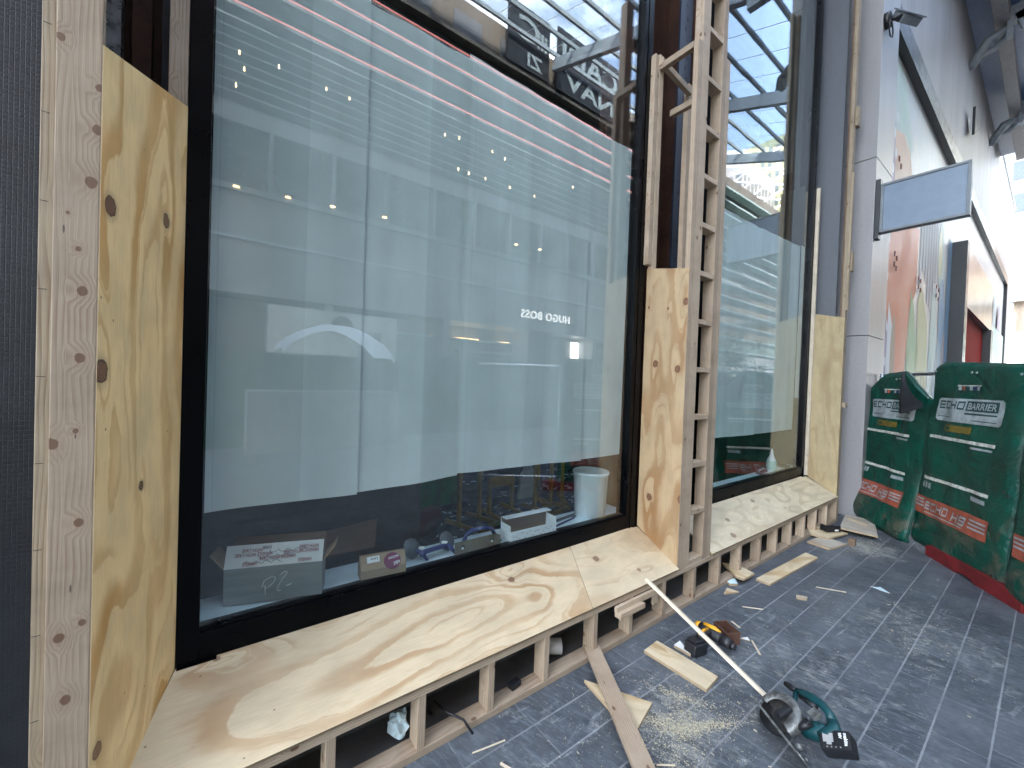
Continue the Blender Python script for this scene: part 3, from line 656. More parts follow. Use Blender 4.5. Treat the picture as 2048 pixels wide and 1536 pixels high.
def ell(cx, cz, rx, rz, a=0., n_=20):
    return [(cx+rx*math.cos(2*math.pi*i/n_)*math.cos(a)-rz*math.sin(2*math.pi*i/n_)*math.sin(a), cz+rx*math.cos(2*math.pi*i/n_)*math.sin(a)+rz*math.sin(2*math.pi*i/n_)*math.cos(a)) for i in range(n_)]
shape('m_teal', [(8.0, 6.9), (8.25, 6.7), (8.9, 6.2), (9.3, 5.6), (8.6, 5.7), (8.0, 6.2)])
shape('m_pale', [(8.5, 7.1), (9.4, 7.2), (10.2, 6.2), (9.8, 5.5), (9.3, 5.9), (8.9, 6.5)])
shape('m_lilac', [(8.0, 6.6), (8.5, 6.3), (8.95, 5.9), (9.0, 4.6), (8.7, 3.4), (9.0, 2.4), (8.9, 1), (8.0, 1)])
shape('m_peach', [(8.87, 6.05), (9.5, 6.2), (10.0, 6.05), (10.5, 5.3), (9.9, 4.6), (9.0, 4.9)])
shape('m_coral', [(9.08, 4.75), (9.6, 5.0), (11.1, 4.95), (11.0, 3.7), (10.5, 3.3), (10.35, 2.3), (10.2, 1), (9.6, 1.6), (8.87, 3.0), (8.45, 3.5)])
shape('m_white', [(8.95, 3.25), (9.3, 2.8), (9.5, 2.0), (9.4, 1.0), (8.9, 1.0)])
shape('m_tan', ell(9.35, 2.3, .17, .75))
shape('m_green', [(10.6, 3.7), (10.9, 3.4), (11.3, 2.6), (11.3, 1), (10.5, 1), (10.4, 2.6)])
shape('m_olive', [(11.2, 3.6), (11.6, 3.9), (12.3, 3.2), (12.6, 1.0), (11.4, 1.0), (11.3, 2.6)])
shape('m_pale', [(12.7, 4.2), (13.2, 4.0), (13.5, 2.6), (13.4, 1), (12.5, 1), (12.6, 2.8)])
shape('m_pale', ell(13.55, 4.95, .38, .75)); shape('m_olive', ell(13.5, 5.0, .22, .6)); shape('m_blue', ell(14.0, 3.4, .42, 1.1, .15)); shape('m_teal', ell(13.7, 2.2, .5, .8, -.2))
shape('m_peach', ell(14.5, 2.6, .25, .7)); shape('m_blue', [(14.6, 5.6), (15.05, 5.6), (15.05, 1), (14.4, 1)])
for i in range(7): shape('m_white', [(11.25+i*.28, 5.9+.2*math.sin(i*2)), (11.38+i*.28, 5.9+.2*math.sin(i*2)), (11.38+i*.28, 3.9+.35*math.sin(i*1.3)), (11.25+i*.28, 3.9+.35*math.sin(i*1.3))])
random.seed(3); r_ = 0
for zz in [x*.28 for x in range(5, 23)]:
    for xx in (8.12, 8.38, 8.64):
        xo = xx+(.13 if r_ % 2 else 0); 
        if not (8.75 < xo and 3.2 < zz < 4.4): shape('m_white', ell(xo, zz+random.uniform(-.03, .03), .055, .085, 0, 10))
    r_ += 1
for (cx, cz, rx, rz, a, mt) in ((17.5, 3, 1.2, 2.2, .3, 'm_pale'), (24.5, 3.5, .8, 2.4, 0, 'm_green'), (26.5, 3.5, .7, 2.6, .1, 'm_teal'), (28.6, 3.2, .8, 2.6, 0, 'm_lilac')): shape(mt, ell(cx, cz, rx, rz, a))
g.done('mural_board', order, wall, fixn=False)
g = B()
for (x, z) in ((9.06, 5.62), (9.2, 5.54), (9.06, 4.05), (9.2, 4.0), (9.06, 3.88), (9.2, 3.83), (11.05, 4.0), (11.25, 3.97), (11.05, 3.82), (11.25, 3.79), (13.0, 4.15), (13.25, 4.1), (13.0, 3.95), (13.25, 3.9)):
    g.box(x-.022, x+.022, 1.655, 1.67, z-.04, z+.04)
g.done('fixing_bolt', 'red_brown', wall)
# portal with red interior
t = thing('door_portal', 'projecting black edged door portal with a red inside in the mural wall', 'doorway', (18, 1.6, 0))
g = B(); g.box(15.1, 15.5, 1.42, 1.688, 0, 5.62); g.done('jamb', 'dark_metal', t)
n = NT('polished_panel'); n.pbr(n.mix(n.mr(n.noise(n.vm('MULTIPLY', n.pos(), (1, 1, 2)), .9, 5, .6), .45, .6), (.22, .22, .205), (.12, .13, .115)), .3, .0, None, .35); M['polished'] = n.m
g = B(); g.box(15.502, 22.5, 1.45, 1.688, 4.05, 5.6); g.box(15.502, 15.9, 1.45, 1.688, 0, 4.05); g.done('facing', 'polished', t)
g = B(); g.box(15.902, 21.8, 1.60, 1.67, 0, 4.04); g.done('door_leaf', plain('deep_red_paint', (.30, .016, .012), .9, spec=.1), t)
g = B(); g.box(21.802, 22.5, 1.40, 1.67, 0, 4.04); g.done('jamb', 'dark_metal', t)
tag(abox('bright_board', 23.6, 30.8, 1.60, 1.688, 1.6, 4.6, 'm_pale'), 'pale panel on the mural wall beyond the red doorway', 'panel')
# projecting sign
t = thing('projecting_sign', 'blank blue-grey projecting sign box on the grey column', 'sign', (7.2, 1.1, 4.2))
abox('bracket', 7.12, 7.24, 1.48, 1.528, 3.80, 4.60, 'dark_metal', t, .004)
g = B()
for (y0, y1, z0, z1) in ((.67, 1.478, 3.88, 3.91), (.67, 1.478, 4.50, 4.53), (.67, .70, 3.911, 4.499), (1.448, 1.478, 3.911, 4.499)): g.box(7.13, 7.25, y0, y1, z0, z1, None, .003)
g.done('rim', 'grey_steel', t)
g = B(); g.box(7.145, 7.235, .701, 1.447, 3.912, 4.498); g.done('face', plain('blank_sign_face', (.20, .255, .33), .35, var=.06), t)
# floodlight and triangular bracket
t = thing('floodlight', 'grey floodlight on a ring bracket high on the grey column', 'floodlight', (7.3, 1.4, 6.8))
g = B(); g.box(-.15, .15, -.05, .05, -.10, .10, None, .01); g.box(-.17, .17, -.07, -.052, -.12, .12, None, .008); g.done('lamp_body', 'grey_steel', t, T(7.42, 1.36, 6.80) @ RZ(R(-25)) @ RX(R(-40)))
g = B(); g.cone((7.2, 1.53, 6.75), (7.2, 1.47, 6.75), .10, seg=20); g.tube([(7.2, 1.48, 6.75), (7.24, 1.40, 6.76), (7.36, 1.38, 6.80)], .03); g.done('bracket', 'dark_metal', t)
g = B(); pts = [Vector((7.12+.10*math.cos(a), 1.45, 6.56+.10*math.sin(a))) for a in [i*math.pi/8 for i in range(-2, 13)]]; g.tube(pts, .008, 6); g.done('cable', 'rubber', t)
g = B(); g.slab([(0, 0), (.0, .72), (.85, .45)], .05, T(15.6, 1.50, 8.45) @ RX(R(90))); tag(g.done('wall_bracket', 'dark_metal'), 'small black triangular bracket on the upper grey wall', 'bracket')
g = B(); g.tube([(7.30, 1.525, 1.05), (7.27, 1.44, 1.06), (7.10, 1.36, 1.03), (6.98, 1.33, 1.05)], .004, 6); tag(g.done('loose_wire', 'rubber'), 'thin black wire sticking out of the grey column', 'wire')

# ================================================================== THINGS BEHIND THE GLASS
# big taped carton
bc = Matrix.Translation((.262, 2.205, .667)) @ RZ(R(-19))
t = thing('cardboard_box', 'large grey taped cardboard box marked P2 on the ledge at the left', 'box', (.262, 2.205, .66))
W2, D2, H2 = .205, .055, .165
g = B(); g.box(-W2, W2, -D2, -D2+.004, 0, H2); g.box(-W2, W2, D2-.004, D2, 0, H2); g.box(-W2, -W2+.004, -D2+.004, D2-.004, 0, H2); g.box(W2-.004, W2, -D2+.004, D2-.004, 0, H2); g.box(-W2+.004, W2-.004, -D2+.004, D2-.004, 0, .004)
g.done('carton', 'card_taped', t, bc)
fm = bc @ T(0, -D2, H2) @ RX(R(-66))
g = B(); g.box(-W2, W2, -.002, .002, 0, .10); g.done('front_flap', 'white_paint', t, bc @ T(0, -D2+.001, H2+.001) @ RX(R(-22)))
g = B(); g.box(-W2, W2, -.002, .002, 0, .10); g.done('back_flap', 'card_dark', t, bc @ T(0, D2, H2+.001) @ RX(R(-12)))
for s_ in (-1, 1): g = B(); g.box(-.002, .002, -D2, D2, 0, .09); g.done('side_flap', 'card', t, bc @ T(s_*W2, 0, H2+.001) @ RY(R(38*s_)))
fl = bc @ T(0, -D2-.0016, H2+.004) @ RX(R(-22)) @ T(W2-.02, -.0016, .092) @ RX(R(90)) @ RZ(R(180))
for (tx, yy, xx, h_, mt) in (('WITH CARE', .012, .0, .0155, 'red_ink'), ('HANDLE WITH CARE', .031, .0, .0155, 'red_ink'), ('HANDLE WITH CARE', .031, .20, .0155, 'red_ink'), ('HANDLE WITH CARE', .050, .10, .0155, 'red_ink'), ('WITH CARE', .012, .24, .0155, 'red_ink'), ('HANDLE', .071, .03, .0155, 'red_ink'), ('HANDLE', .071, .26, .0155, 'red_ink'), ('OVER', .004, .205, .014, 'ink')):
    text('lettering', tx, .016, fl @ T(xx, yy, 0), mt, t, height=h_, width=.0095*len(tx), bold=.0002, extr=.0003)
g = B(); random.seed(5)
for k in range(3):
    x = -.13+.05*k; pts = [(x+.0125*i+.004*math.sin(i*2.3+k), -.0028, .02+k*.022+.008*math.sin(i*1.9+k)) for i in range(14)]; g.tube(pts, .0011, 5)
g.done('scribble', 'ink', t, bc @ T(0, -D2+.001, H2+.001) @ RX(R(-22)))
g = B(); z0 = .05
def stroke(pts, r=.0022): g.tube([(x, -D2-.002, z) for x, z in pts], r, 6)
stroke([(-.035, .03), (-.037, .075), (-.05, .07), (-.04, .10), (-.01, .115), (.005, .11), (.0, .09), (-.02, .07), (-.033, .062)])
stroke([(.02, .118), (.045, .135), (.055, .13), (.035, .10), (.018, .07), (.012, .052), (.018, .045), (.03, .047)])
stroke([(.05, .065), (.072, .072)])
g.done('chalk_mark', 'white_paint', t, bc)
tag(panel('cardboard_sheet', [(.36, 2.40, .72), (.80, 2.42, .70), (.82, 2.45, .86), (.40, 2.43, .84)], .004, 'card_dark', None, (0, 0), None, False, (1, 0, 0), (0, .2, 1), 'card_dark'), 'brown flattened cardboard standing behind the large taped box', 'cardboard')
# small carton
bc = Matrix.Translation((.755, 2.150, .661)) @ RZ(R(-7))
t = thing('cardboard_box', 'small brown gable box with a round purple sticker on the ledge', 'box', (.755, 2.15, .66))
g = B(); prof = [(-.05, 0), (.05, 0), (.05, .055), (.012, .115), (-.012, .115), (-.05, .055)]
g.slab(prof, .235, T(-.118, 0, 0) @ Matrix(((0, 0, 1, 0), (1, 0, 0, 0), (0, 1, 0, 0), (0, 0, 0, 1)))); g.done('carton', 'card', t, bc)
sl = bc @ T(0, -.0315, .0855) @ RX(R(90-32.3))
sm = bc @ T(0, -.05, .055) @ RX(R(57.7))
g = B(); g.slab([(.045+.045*math.cos(a), .028+.042*math.sin(a)) for a in [i*math.pi/16 for i in range(33)]][:32], .0008, sm @ T(0, 0, .0004)); g.done('sticker', 'magenta', t)
text('lettering', 'oh!', .02, sm @ T(.083, .026, .0014) @ RZ(R(188)), 'white_paint', t, width=.034, bold=.0004)
text('lettering', 'WOW!', .02, sm @ T(.080, .056, .0014) @ RZ(R(188)), 'white_paint', t, width=.056, bold=.0004)
g = B(); g.slab([(-.085, .035), (-.02, .035), (-.02, .066), (-.085, .066)], .0006, sm @ T(0, 0, .0003)); g.done('address_label', 'white_paint', t)
text('lettering', 'Lena', .01, sm @ T(-.03, .058, .0011) @ RZ(R(180)), 'ink', t, width=.036)
# suction lifter
t = thing('suction_lifter', 'blue handled double suction lifter lying between the small box and the olive tool', 'suction lifter', (1.05, 2.2, .66))
for cx, cy, a in ((.962, 2.245, 40), (1.19, 2.235, 30)):
    g = B(); g.lathe([(0, .012), (.025, .014), (.055, .004), (.060, 0), (.056, -.004), (0, -.004)], T(cx, cy, .72) @ RZ(R(20)) @ RX(R(62)), 28); g.done('suction_cup', 'grey_rubber', t)
g = B(); g.tube([(.985, 2.18, .70), (1.02, 2.17, .715), (1.13, 2.175, .72), (1.165, 2.19, .705)], [.016, .014, .014, .016]); g.done('handle', 'blue_plastic', t)
for x0 in (.985, 1.168): g = B(); g.tube([(x0-.01, 2.21, .715), (x0+.01, 2.17, .71), (x0+.035, 2.145, .672)], [.012, .014, .008]); g.done('lever', 'blue_plastic', t)
for x0 in (1.0, 1.15): g = B(); g.tube([(x0, 2.21, .72), (x0+.015, 2.185, .735)], [.016, .006]); g.done('plate', 'white_plastic', t)
# olive metal handled tool + lifter behind
t = thing('rail_tool', 'olive metal bar tool with two round holes leaning on the ledge', 'hand tool', (1.35, 2.13, .66))
g = B()
pts = [(0, 0), (.335, 0), (.335, .06), (.30, .075), (0, .075)]
g.slab(pts, .006, T(1.19, 2.125, .664) @ RX(R(78))); g.done('bar', 'bronze', t)
for hx_ in (.055, .27):
    g = B(); g.cone((1.19+hx_, 2.126, .702), (1.19+hx_, 2.1325, .7035), .013, seg=18); g.done('hole_rim', 'ink', t)
    g = B(); g.cone((1.186+hx_, 2.1235, .700), (1.186+hx_, 2.1265, .700), .0075, seg=14); g.done('hole', 'white_paint', t)
t = thing('suction_lifter', 'dark blue suction lifter lying behind the olive bar tool', 'suction lifter', (1.38, 2.2, .66))
g = B(); g.tube([(1.29, 2.20, .70), (1.31, 2.20, .75), (1.34, 2.2, .765), (1.46, 2.2, .765), (1.50, 2.2, .75), (1.53, 2.2, .70)], [.014, .012, .015, .015, .012, .014]); g.done('handle', 'blue_plastic', t)
for x0 in (1.28, 1.53): g = B(); g.lathe([(0, .02), (.02, .02), (.045, .004), (.048, 0), (0, 0)], T(x0, 2.2, .665)); g.done('suction_cup', 'tool_black', t)
# open white carton
bc = Matrix.Translation((1.79, 2.155, .661)) @ RZ(R(-1.5))
t = thing('cardboard_box', 'long open white cardboard carton with dark writing ticks, between olive tool and bucket', 'box', (1.79, 2.15, .66))
g = B(); g.box(-.20, .20, -.055, -.052, 0, .072); g.box(-.20, .20, .060, .063, 0, .14); g.box(-.20, -.197, -.052, .06, 0, .11); g.box(.197, .20, -.052, .06, 0, .11); g.box(-.197, .197, -.052, .06, 0, .003); g.done('carton', 'card_white', t, bc)
g = B(); g.box(-.20, .20, .0, .0625, .1405, .1435); g.done('lid', 'card_white', t, bc)
g = B(); g.box(-.196, .196, .0565, .0595, .004, .139); g.done('lining', 'card_dark', t, bc)
g = B(); random.seed(9)
for i in range(16):
    x = -.18+.023*i; z = .015+.045*random.random(); g.box(x, x+.016, -.0556, -.0551, z, z+.0022)
g.done('printed_mark', 'ink', t, bc)['kind'] = 'stuff'
# bucket
t = thing('bucket', 'tall white plastic bucket with a rolled rim at the right end of the ledge', 'bucket', (2.47, 2.255, .66))
g = B(); g.lathe([(0, .0), (.115, .0), (.123, .01), (.140, .33), (.146, .335), (.148, .35), (.143, .358), (.138, .352), (.136, .33), (.117, .02), (0, .018)], I4, 48); g.done('tub', 'white_plastic', t, T(2.50, 2.245, .661))
g = B(); g.cone((2.50, 2.245, .93), (2.50, 2.245, .935), .128, seg=40); g.done('filling', 'red_brown', t)
# papers
for i, (x, y, a, lb) in enumerate(((2.22, 2.27, 8, 'grey scraper like offcut lying left of the white bucket'), (2.17, 2.20, 14, 'thin pale strip lying in front of the white bucket'))):
    g = B(); g.box(-.15, .15, -.02+.012*i, .02-.008*i, 0, .003); g.box(.15, .20, .006, .02, 0, .003); tag(g.done('offcut_strip', 'grey_rubber' if i == 0 else 'blue_plastic', None, T(x, y, .6615) @ RZ(R(a))), lb, 'offcut')
# right window: bottle, glue gun, roll, dark cutter
t = thing('spray_bottle', 'mint plastic bottle with a tapered nozzle on the right window ledge', 'bottle', (5.98, 2.2, .66))
g = B(); g.lathe([(0, 0), (.055, 0), (.058, .01), (.058, .11), (.05, .125)], T(5.95, 2.205, .661)); g.done('body', 'bottle', t)
g = B(); g.lathe([(.052, .12), (.05, .135), (.024, .19), (.018, .23), (.012, .27), (.0, .285)], T(5.95, 2.205, .661)); g.done('nozzle', 'white_plastic', t)
t = thing('sanding_block', 'grey hand tool lying in front of the mint bottle', 'hand tool', (5.6, 2.18, .66))
g = B(); g.box(-.14, .14, -.03, .03, 0, .03, None, .006); g.done('body', 'grey_rubber', t, T(5.62, 2.19, .661) @ RZ(R(5))); g = B(); g.tube([(-.1, 0, .032), (-.05, 0, .045), (.06, 0, .045), (.11, 0, .032)], .012); g.done('grip', 'steel', t, T(5.62, 2.19, .661) @ RZ(R(5)))
t = thing('tape_roll', 'dark roll of tape lying right of the mint bottle', 'tape roll', (6.3, 2.2, .66))
g = B(); g.lathe([(.04, 0), (.075, 0), (.075, .03), (.04, .03), (.04, 0)], T(6.32, 2.19, .661)); g.done('roll', 'tool_black', t)
g = B(); g.box(-.05, .06, -.01, .01, 0, .012, None, .003); tag(g.done('utility_cutter', 'dark_metal', None, T(4.30, 2.19, .661) @ RZ(R(-20))), 'small dark cutter lying at the left of the right window ledge', 'cutter')

# in the room: trestles, pipe, green cover, white bag
def trestle(x, y, h, label, rz=0.):
    t = thing('yellow_stand', label, 'trestle stand', (x, y, .1), 'yellow stands inside the dark room', rz); m = T(x, y, .1) @ RZ(rz)
    for sx in (-.17, .17): g = B(); g.box(sx-.02, sx+.02, -.02, .02, 0, h); g.done('leg', 'yellow', t, m)
    g = B(); g.box(-.17, .17, -.022, .022, h-.12, h); g.done('cross_bar', 'yellow', t, m)
    g = B(); g.box(-.19, .19, -.30, -.25, 0, .04); g.box(-.19, -.15, -.30, .2, .0, .04); g.box(.15, .19, -.3, .2, 0, .04); g.done('foot', 'yellow', t, m)
trestle(2.85, 4.0, .45, 'yellow stand with a square opening in the middle of the dark room'); trestle(2.35, 3.9, .85, 'yellow stand nearest the green cover in the dark room', .3)
trestle(3.75, 4.1, .9, 'yellow stand furthest right in the dark room', -.5); trestle(3.45, 3.9, .95, 'yellow stand just left of the furthest right one', .2)
g = B(); g.lathe([(0, 0), (.2, 0), (.24, .1), (.2, .24), (.1, .3), (0, .32)], T(3.05, 4.2, .55)); tag(g.done('dark_bag', 'black_lining', None), 'dark rounded bag above the square yellow stand in the room', 'bag')
g = B(); g.box(1.35, 2.6, 4.6, 5.0, .1, .95); tag(g.done('green_crate', 'green_cover'), 'bright green covered crate deep in the dark room', 'crate')
g = B(); g.tube([(1.2, 3.4, .25), (1.9, 3.9, .25)], .12, 20); tag(g.done('duct_pipe', 'red_brown'), 'dull red duct pipe lying on the room floor', 'pipe')
g = B(); g.tube([(1.22+.1*math.cos(a), 3.0, .28+.16*math.sin(a)) for a in [i*.4 for i in range(16)]], .012, 6); tag(g.done('cable_hoop', 'timber_raw'), 'pale hoop of hose beside the partition board in the room', 'hose')
g = B(); g.slab([(0, 0), (.3, 0), (.34, .25), (.22, .55), (.08, .3)], .05, T(3.35, 4.35, .1) @ RX(R(85))); tag(g.done('plastic_bag', 'card_white'), 'crumpled white bag between the yellow stands in the room', 'bag')
g = B(); g.tube([(3.6, 3.6, .60), (3.8, 3.5, .95), (4.1, 3.4, 1.05), (4.6, 3.4, .98)], .012, 6); tag(g.done('black_cable', 'rubber'), 'black cable looping behind the white bucket in the room', 'cable')
random.seed(12); g = B()
for i in range(260):
    x, y = random.uniform(1.3, 5.5), random.uniform(2.9, 5.5); m = T(x, y, .105) @ RZ(random.uniform(0, 6.3)); s_ = random.uniform(.01, .05); g.box(-s_, s_, -s_*.4, s_*.4, 0, .008, m)
tag(g.done('rubble', M['white_plastic']), 'pale rubble scattered over the dark room floor', 'rubble', kind='stuff')

# ================================================================== ON THE PAVING
def flat(name, pts, mat, label, cat='offcut', z=.0, t=.018, group=None, ua_=None, seed=0.):
    """flat plywood piece from its outline on the ground"""
    cx = sum(p[0] for p in pts)/len(pts); cy = sum(p[1] for p in pts)/len(pts)
    i0, i1 = pts[0], pts[1]; ax = Vector(((ua_ or (i1[0]-i0[0], i1[1]-i0[1]))[0], (ua_ or (i1[0]-i0[0], i1[1]-i0[1]))[1], 0)).normalized(); ay = Vector((-ax.y, ax.x, 0))
    g = B(); n_ = len(pts); P3 = [Vector((p[0]-cx, p[1]-cy, 0)) for p in pts]
    area = sum(P3[i].x*P3[(i+1) % n_].y-P3[(i+1) % n_].x*P3[i].y for i in range(n_))
    if area < 0: P3 = P3[::-1]
    g.mi = 0; up = Vector((0, 0, t))
    g.face([p+up for p in P3], [(p.dot(ax)+seed, p.dot(ay)+seed*.37) for p in P3]); g.mi = 1
    g.face(P3[::-1])
    for i in range(n_): g.face([P3[i], P3[(i+1) % n_], P3[(i+1) % n_]+up, P3[i]+up])
    bmesh.ops.remove_doubles(g.b, verts=g.b.verts[:], dist=1e-5)
    o = g.done(name, [mat, 'ply_edge'], None, T(cx, cy, z+.002)); return tag(o, label, cat, group)
OFF = 'plywood offcuts on the paving'
flat('plywood_offcut', [(1.756, 1.57), (1.943, 1.246), (1.74, 1.19), (1.70, 1.24)], 'ply_scrap', 'triangular plywood offcut lying under the grey plank end', group=OFF, seed=.4)
flat('plywood_offcut', [(2.431, 1.541), (2.445, 1.139), (2.285, 1.125), (2.271, 1.53)], 'ply_scrap', 'long rectangular plywood offcut lying left of the yellow drill', group=OFF, seed=1.3)
flat('painted_offcut', [(2.562, 1.454), (2.493, 1.337), (2.486, 1.451)], 'white_paint', 'small white triangular offcut between the drill and the plywood offcut', group=OFF)
flat('plywood_offcut', [(5.059, 1.515), (5.028, 1.397), (3.968, 1.44), (3.968, 1.554)], 'ply_scrap', 'long narrow plywood strip with a round knot lying parallel to the frame', group=OFF, seed=2.2, ua_=(1, 0))
flat('plywood_offcut', [(3.939, 1.842), (4.022, 1.742), (3.974, 1.571), (3.776, 1.573), (3.771, 1.638)], 'ply_scrap', 'notched plywood offcut poking out from under the frame', z=.04, group=OFF, seed=3.)
flat('plywood_offcut', [(3.585, 1.627), (3.604, 1.538), (3.457, 1.595)], 'ply_scrap', 'small triangular plywood offcut near the frame, left of the notched one', t=.012, group=OFF, seed=3.6)
flat('timber_chip', [(3.969, 1.242), (4.016, 1.175), (3.962, 1.165), (3.917, 1.221)], 'timber', 'small pale block chip lying alone in the middle of the paving', group=OFF, t=.014)
flat('plywood_offcut', [(5.813, 1.587), (5.758, 1.343), (5.414, 1.406), (5.444, 1.621)], 'ply_grey', 'brownish square plywood offcut nearest the far end of the frame', group=OFF, seed=4.4)
flat('plywood_offcut', [(6.016, 1.812), (6.113, 1.672), (6.132, 1.421), (5.72, 1.50), (5.69, 1.66)], 'ply_scrap', 'yellowish plywood offcut under the small black tray', z=.02, group=OFF, seed=5.)
flat('plywood_offcut', [(6.918, 1.64), (6.968, 1.357), (6.235, 1.172), (6.19, 1.52)], 'ply_grey', 'grey weathered plywood square at the foot of the grey column', z=.045, group=OFF, seed=6.)
tag(beam('timber_strip', (6.70, 1.55, .075), (6.58, 1.34, .075), .03, .022, 'timber'), 'short pale strip lying on the grey weathered plywood square', 'timber')
# small black tray, block
t = thing('metal_tray', 'small black open tray on the yellowish plywood offcut', 'tray', (6.0, 1.56, .05)); m = T(6.02, 1.565, .045) @ RZ(R(-28))
g = B(); g.box(-.09, .09, -.05, -.046, 0, .075); g.box(-.09, .09, .046, .05, 0, .045); g.box(-.09, -.086, -.046, .046, 0, .075); g.box(.086, .09, -.046, .046, 0, .045); g.box(-.086, .086, -.046, .046, 0, .004); g.done('shell', 'tool_black', t, m)
g = B(); g.box(.01, .06, -.0512, -.0505, .012, .030); g.done('label_plate', 'white_paint', t, m)
tag(abox('timber_block', 5.79, 5.86, 1.28, 1.34, .0, .075, 'card_dark', None, .003), 'small dark brown block standing in front of the grey plywood square', 'block')
# grey plank and leaning lath
tag(beam('timber_plank', (1.985, 1.73, .05), (1.50, .93, .048), .098, .022, 'timber_raw', up=(0, 0, 1)), 'grey weathered plank lying from the frame towards the viewer', 'timber')
tag(beam('timber_lath', (2.410, 1.632, .405), (2.465, .860, .045), .030, .020, 'lath', up=(.3, 0, 1)), 'long white lath leaning from the sill down to the circular saw', 'timber')
# drill driver
def drill():
    t = thing('cordless_drill', 'yellow and black cordless drill lying on the paving beside the brown box', 'drill', (2.62, 1.34, 0))
    m = T(2.565, 1.345, 0) @ RZ(R(-8)) @ Matrix.Scale(1.15, 4)
    g = B(); g.box(-.060, .048, -.042, .036, .001, .066, None, .012); g.done('battery', 'tool_black', t, m @ RY(R(5)))
    g = B(); g.box(-.045, .045, -.030, .030, .067, .080, None, .004); g.done('battery_mount', 'tool_black', t, m @ RY(R(5)))
    g = B(); g.tube([(.02, 0, .070), (.07, .008, .078), (.115, .015, .072), (.145, .018, .066)], [.021, .018, .019, .022], 14); g.done('grip', 'tool_black', t, m)
    g = B(); g.tube([(.03, .004, .092), (.08, .012, .098), (.13, .02, .090)], [.006, .009, .008], 8); g.tube([(.15, .06, .094), (.165, .0, .092), (.17, -.035, .086)], [.010, .014, .008], 8); g.done('yellow_shell', 'tool_yellow', t, m)
    g = B(); g.tube([(.09, .045, .07), (.135, .055, .072)], [.007, .006]); g.done('trigger', 'tool_black', t, m)
    g = B(); g.tube([(.15, .085, .062), (.155, .060, .062), (.165, -.025, .058), (.168, -.045, .056)], [.026, .033, .033, .030], 20); g.done('motor_body', 'tool_black', t, m)
    g = B(); g.tube([(.168, -.046, .056), (.172, -.10, .050)], [.031, .027], 20); g.tube([(.172, -.101, .050), (.174, -.122, .048)], [.022, .014], 20); g.done('chuck', 'dark_metal', t, m)
    g = B(); g.tube([(.150, .086, .062), (.147, .108, .064)], [.028, .022], 20); g.done('rear_cap', 'tool_yellow', t, m)
drill()
t = thing('plastic_box', 'small open brown plastic box on the paving beside the drill', 'box', (2.88, 1.3, 0)); m = T(2.885, 1.300, .002) @ RZ(R(-27))
g = B(); a_, b_, h_, w_ = .050, .070, .082, .004
g.box(-a_, a_, -b_, -b_+w_, 0, h_); g.box(-a_, a_, b_-w_, b_, 0, h_); g.box(-a_, -a_+w_, -b_+w_, b_-w_, 0, h_); g.box(a_-w_, a_, -b_+w_, b_-w_, 0, h_); g.box(-a_+w_, a_-w_, -b_+w_, b_-w_, 0, .004); g.done('shell', 'brown_plastic', t, m)
g = B(); g.box(-a_-.003, a_+.003, -b_-.003, -b_-.0005, h_-.012, h_); g.box(-a_-.003, -a_-.0005, -b_, b_, h_-.012, h_); g.done('rim', 'brown_plastic', t, m)

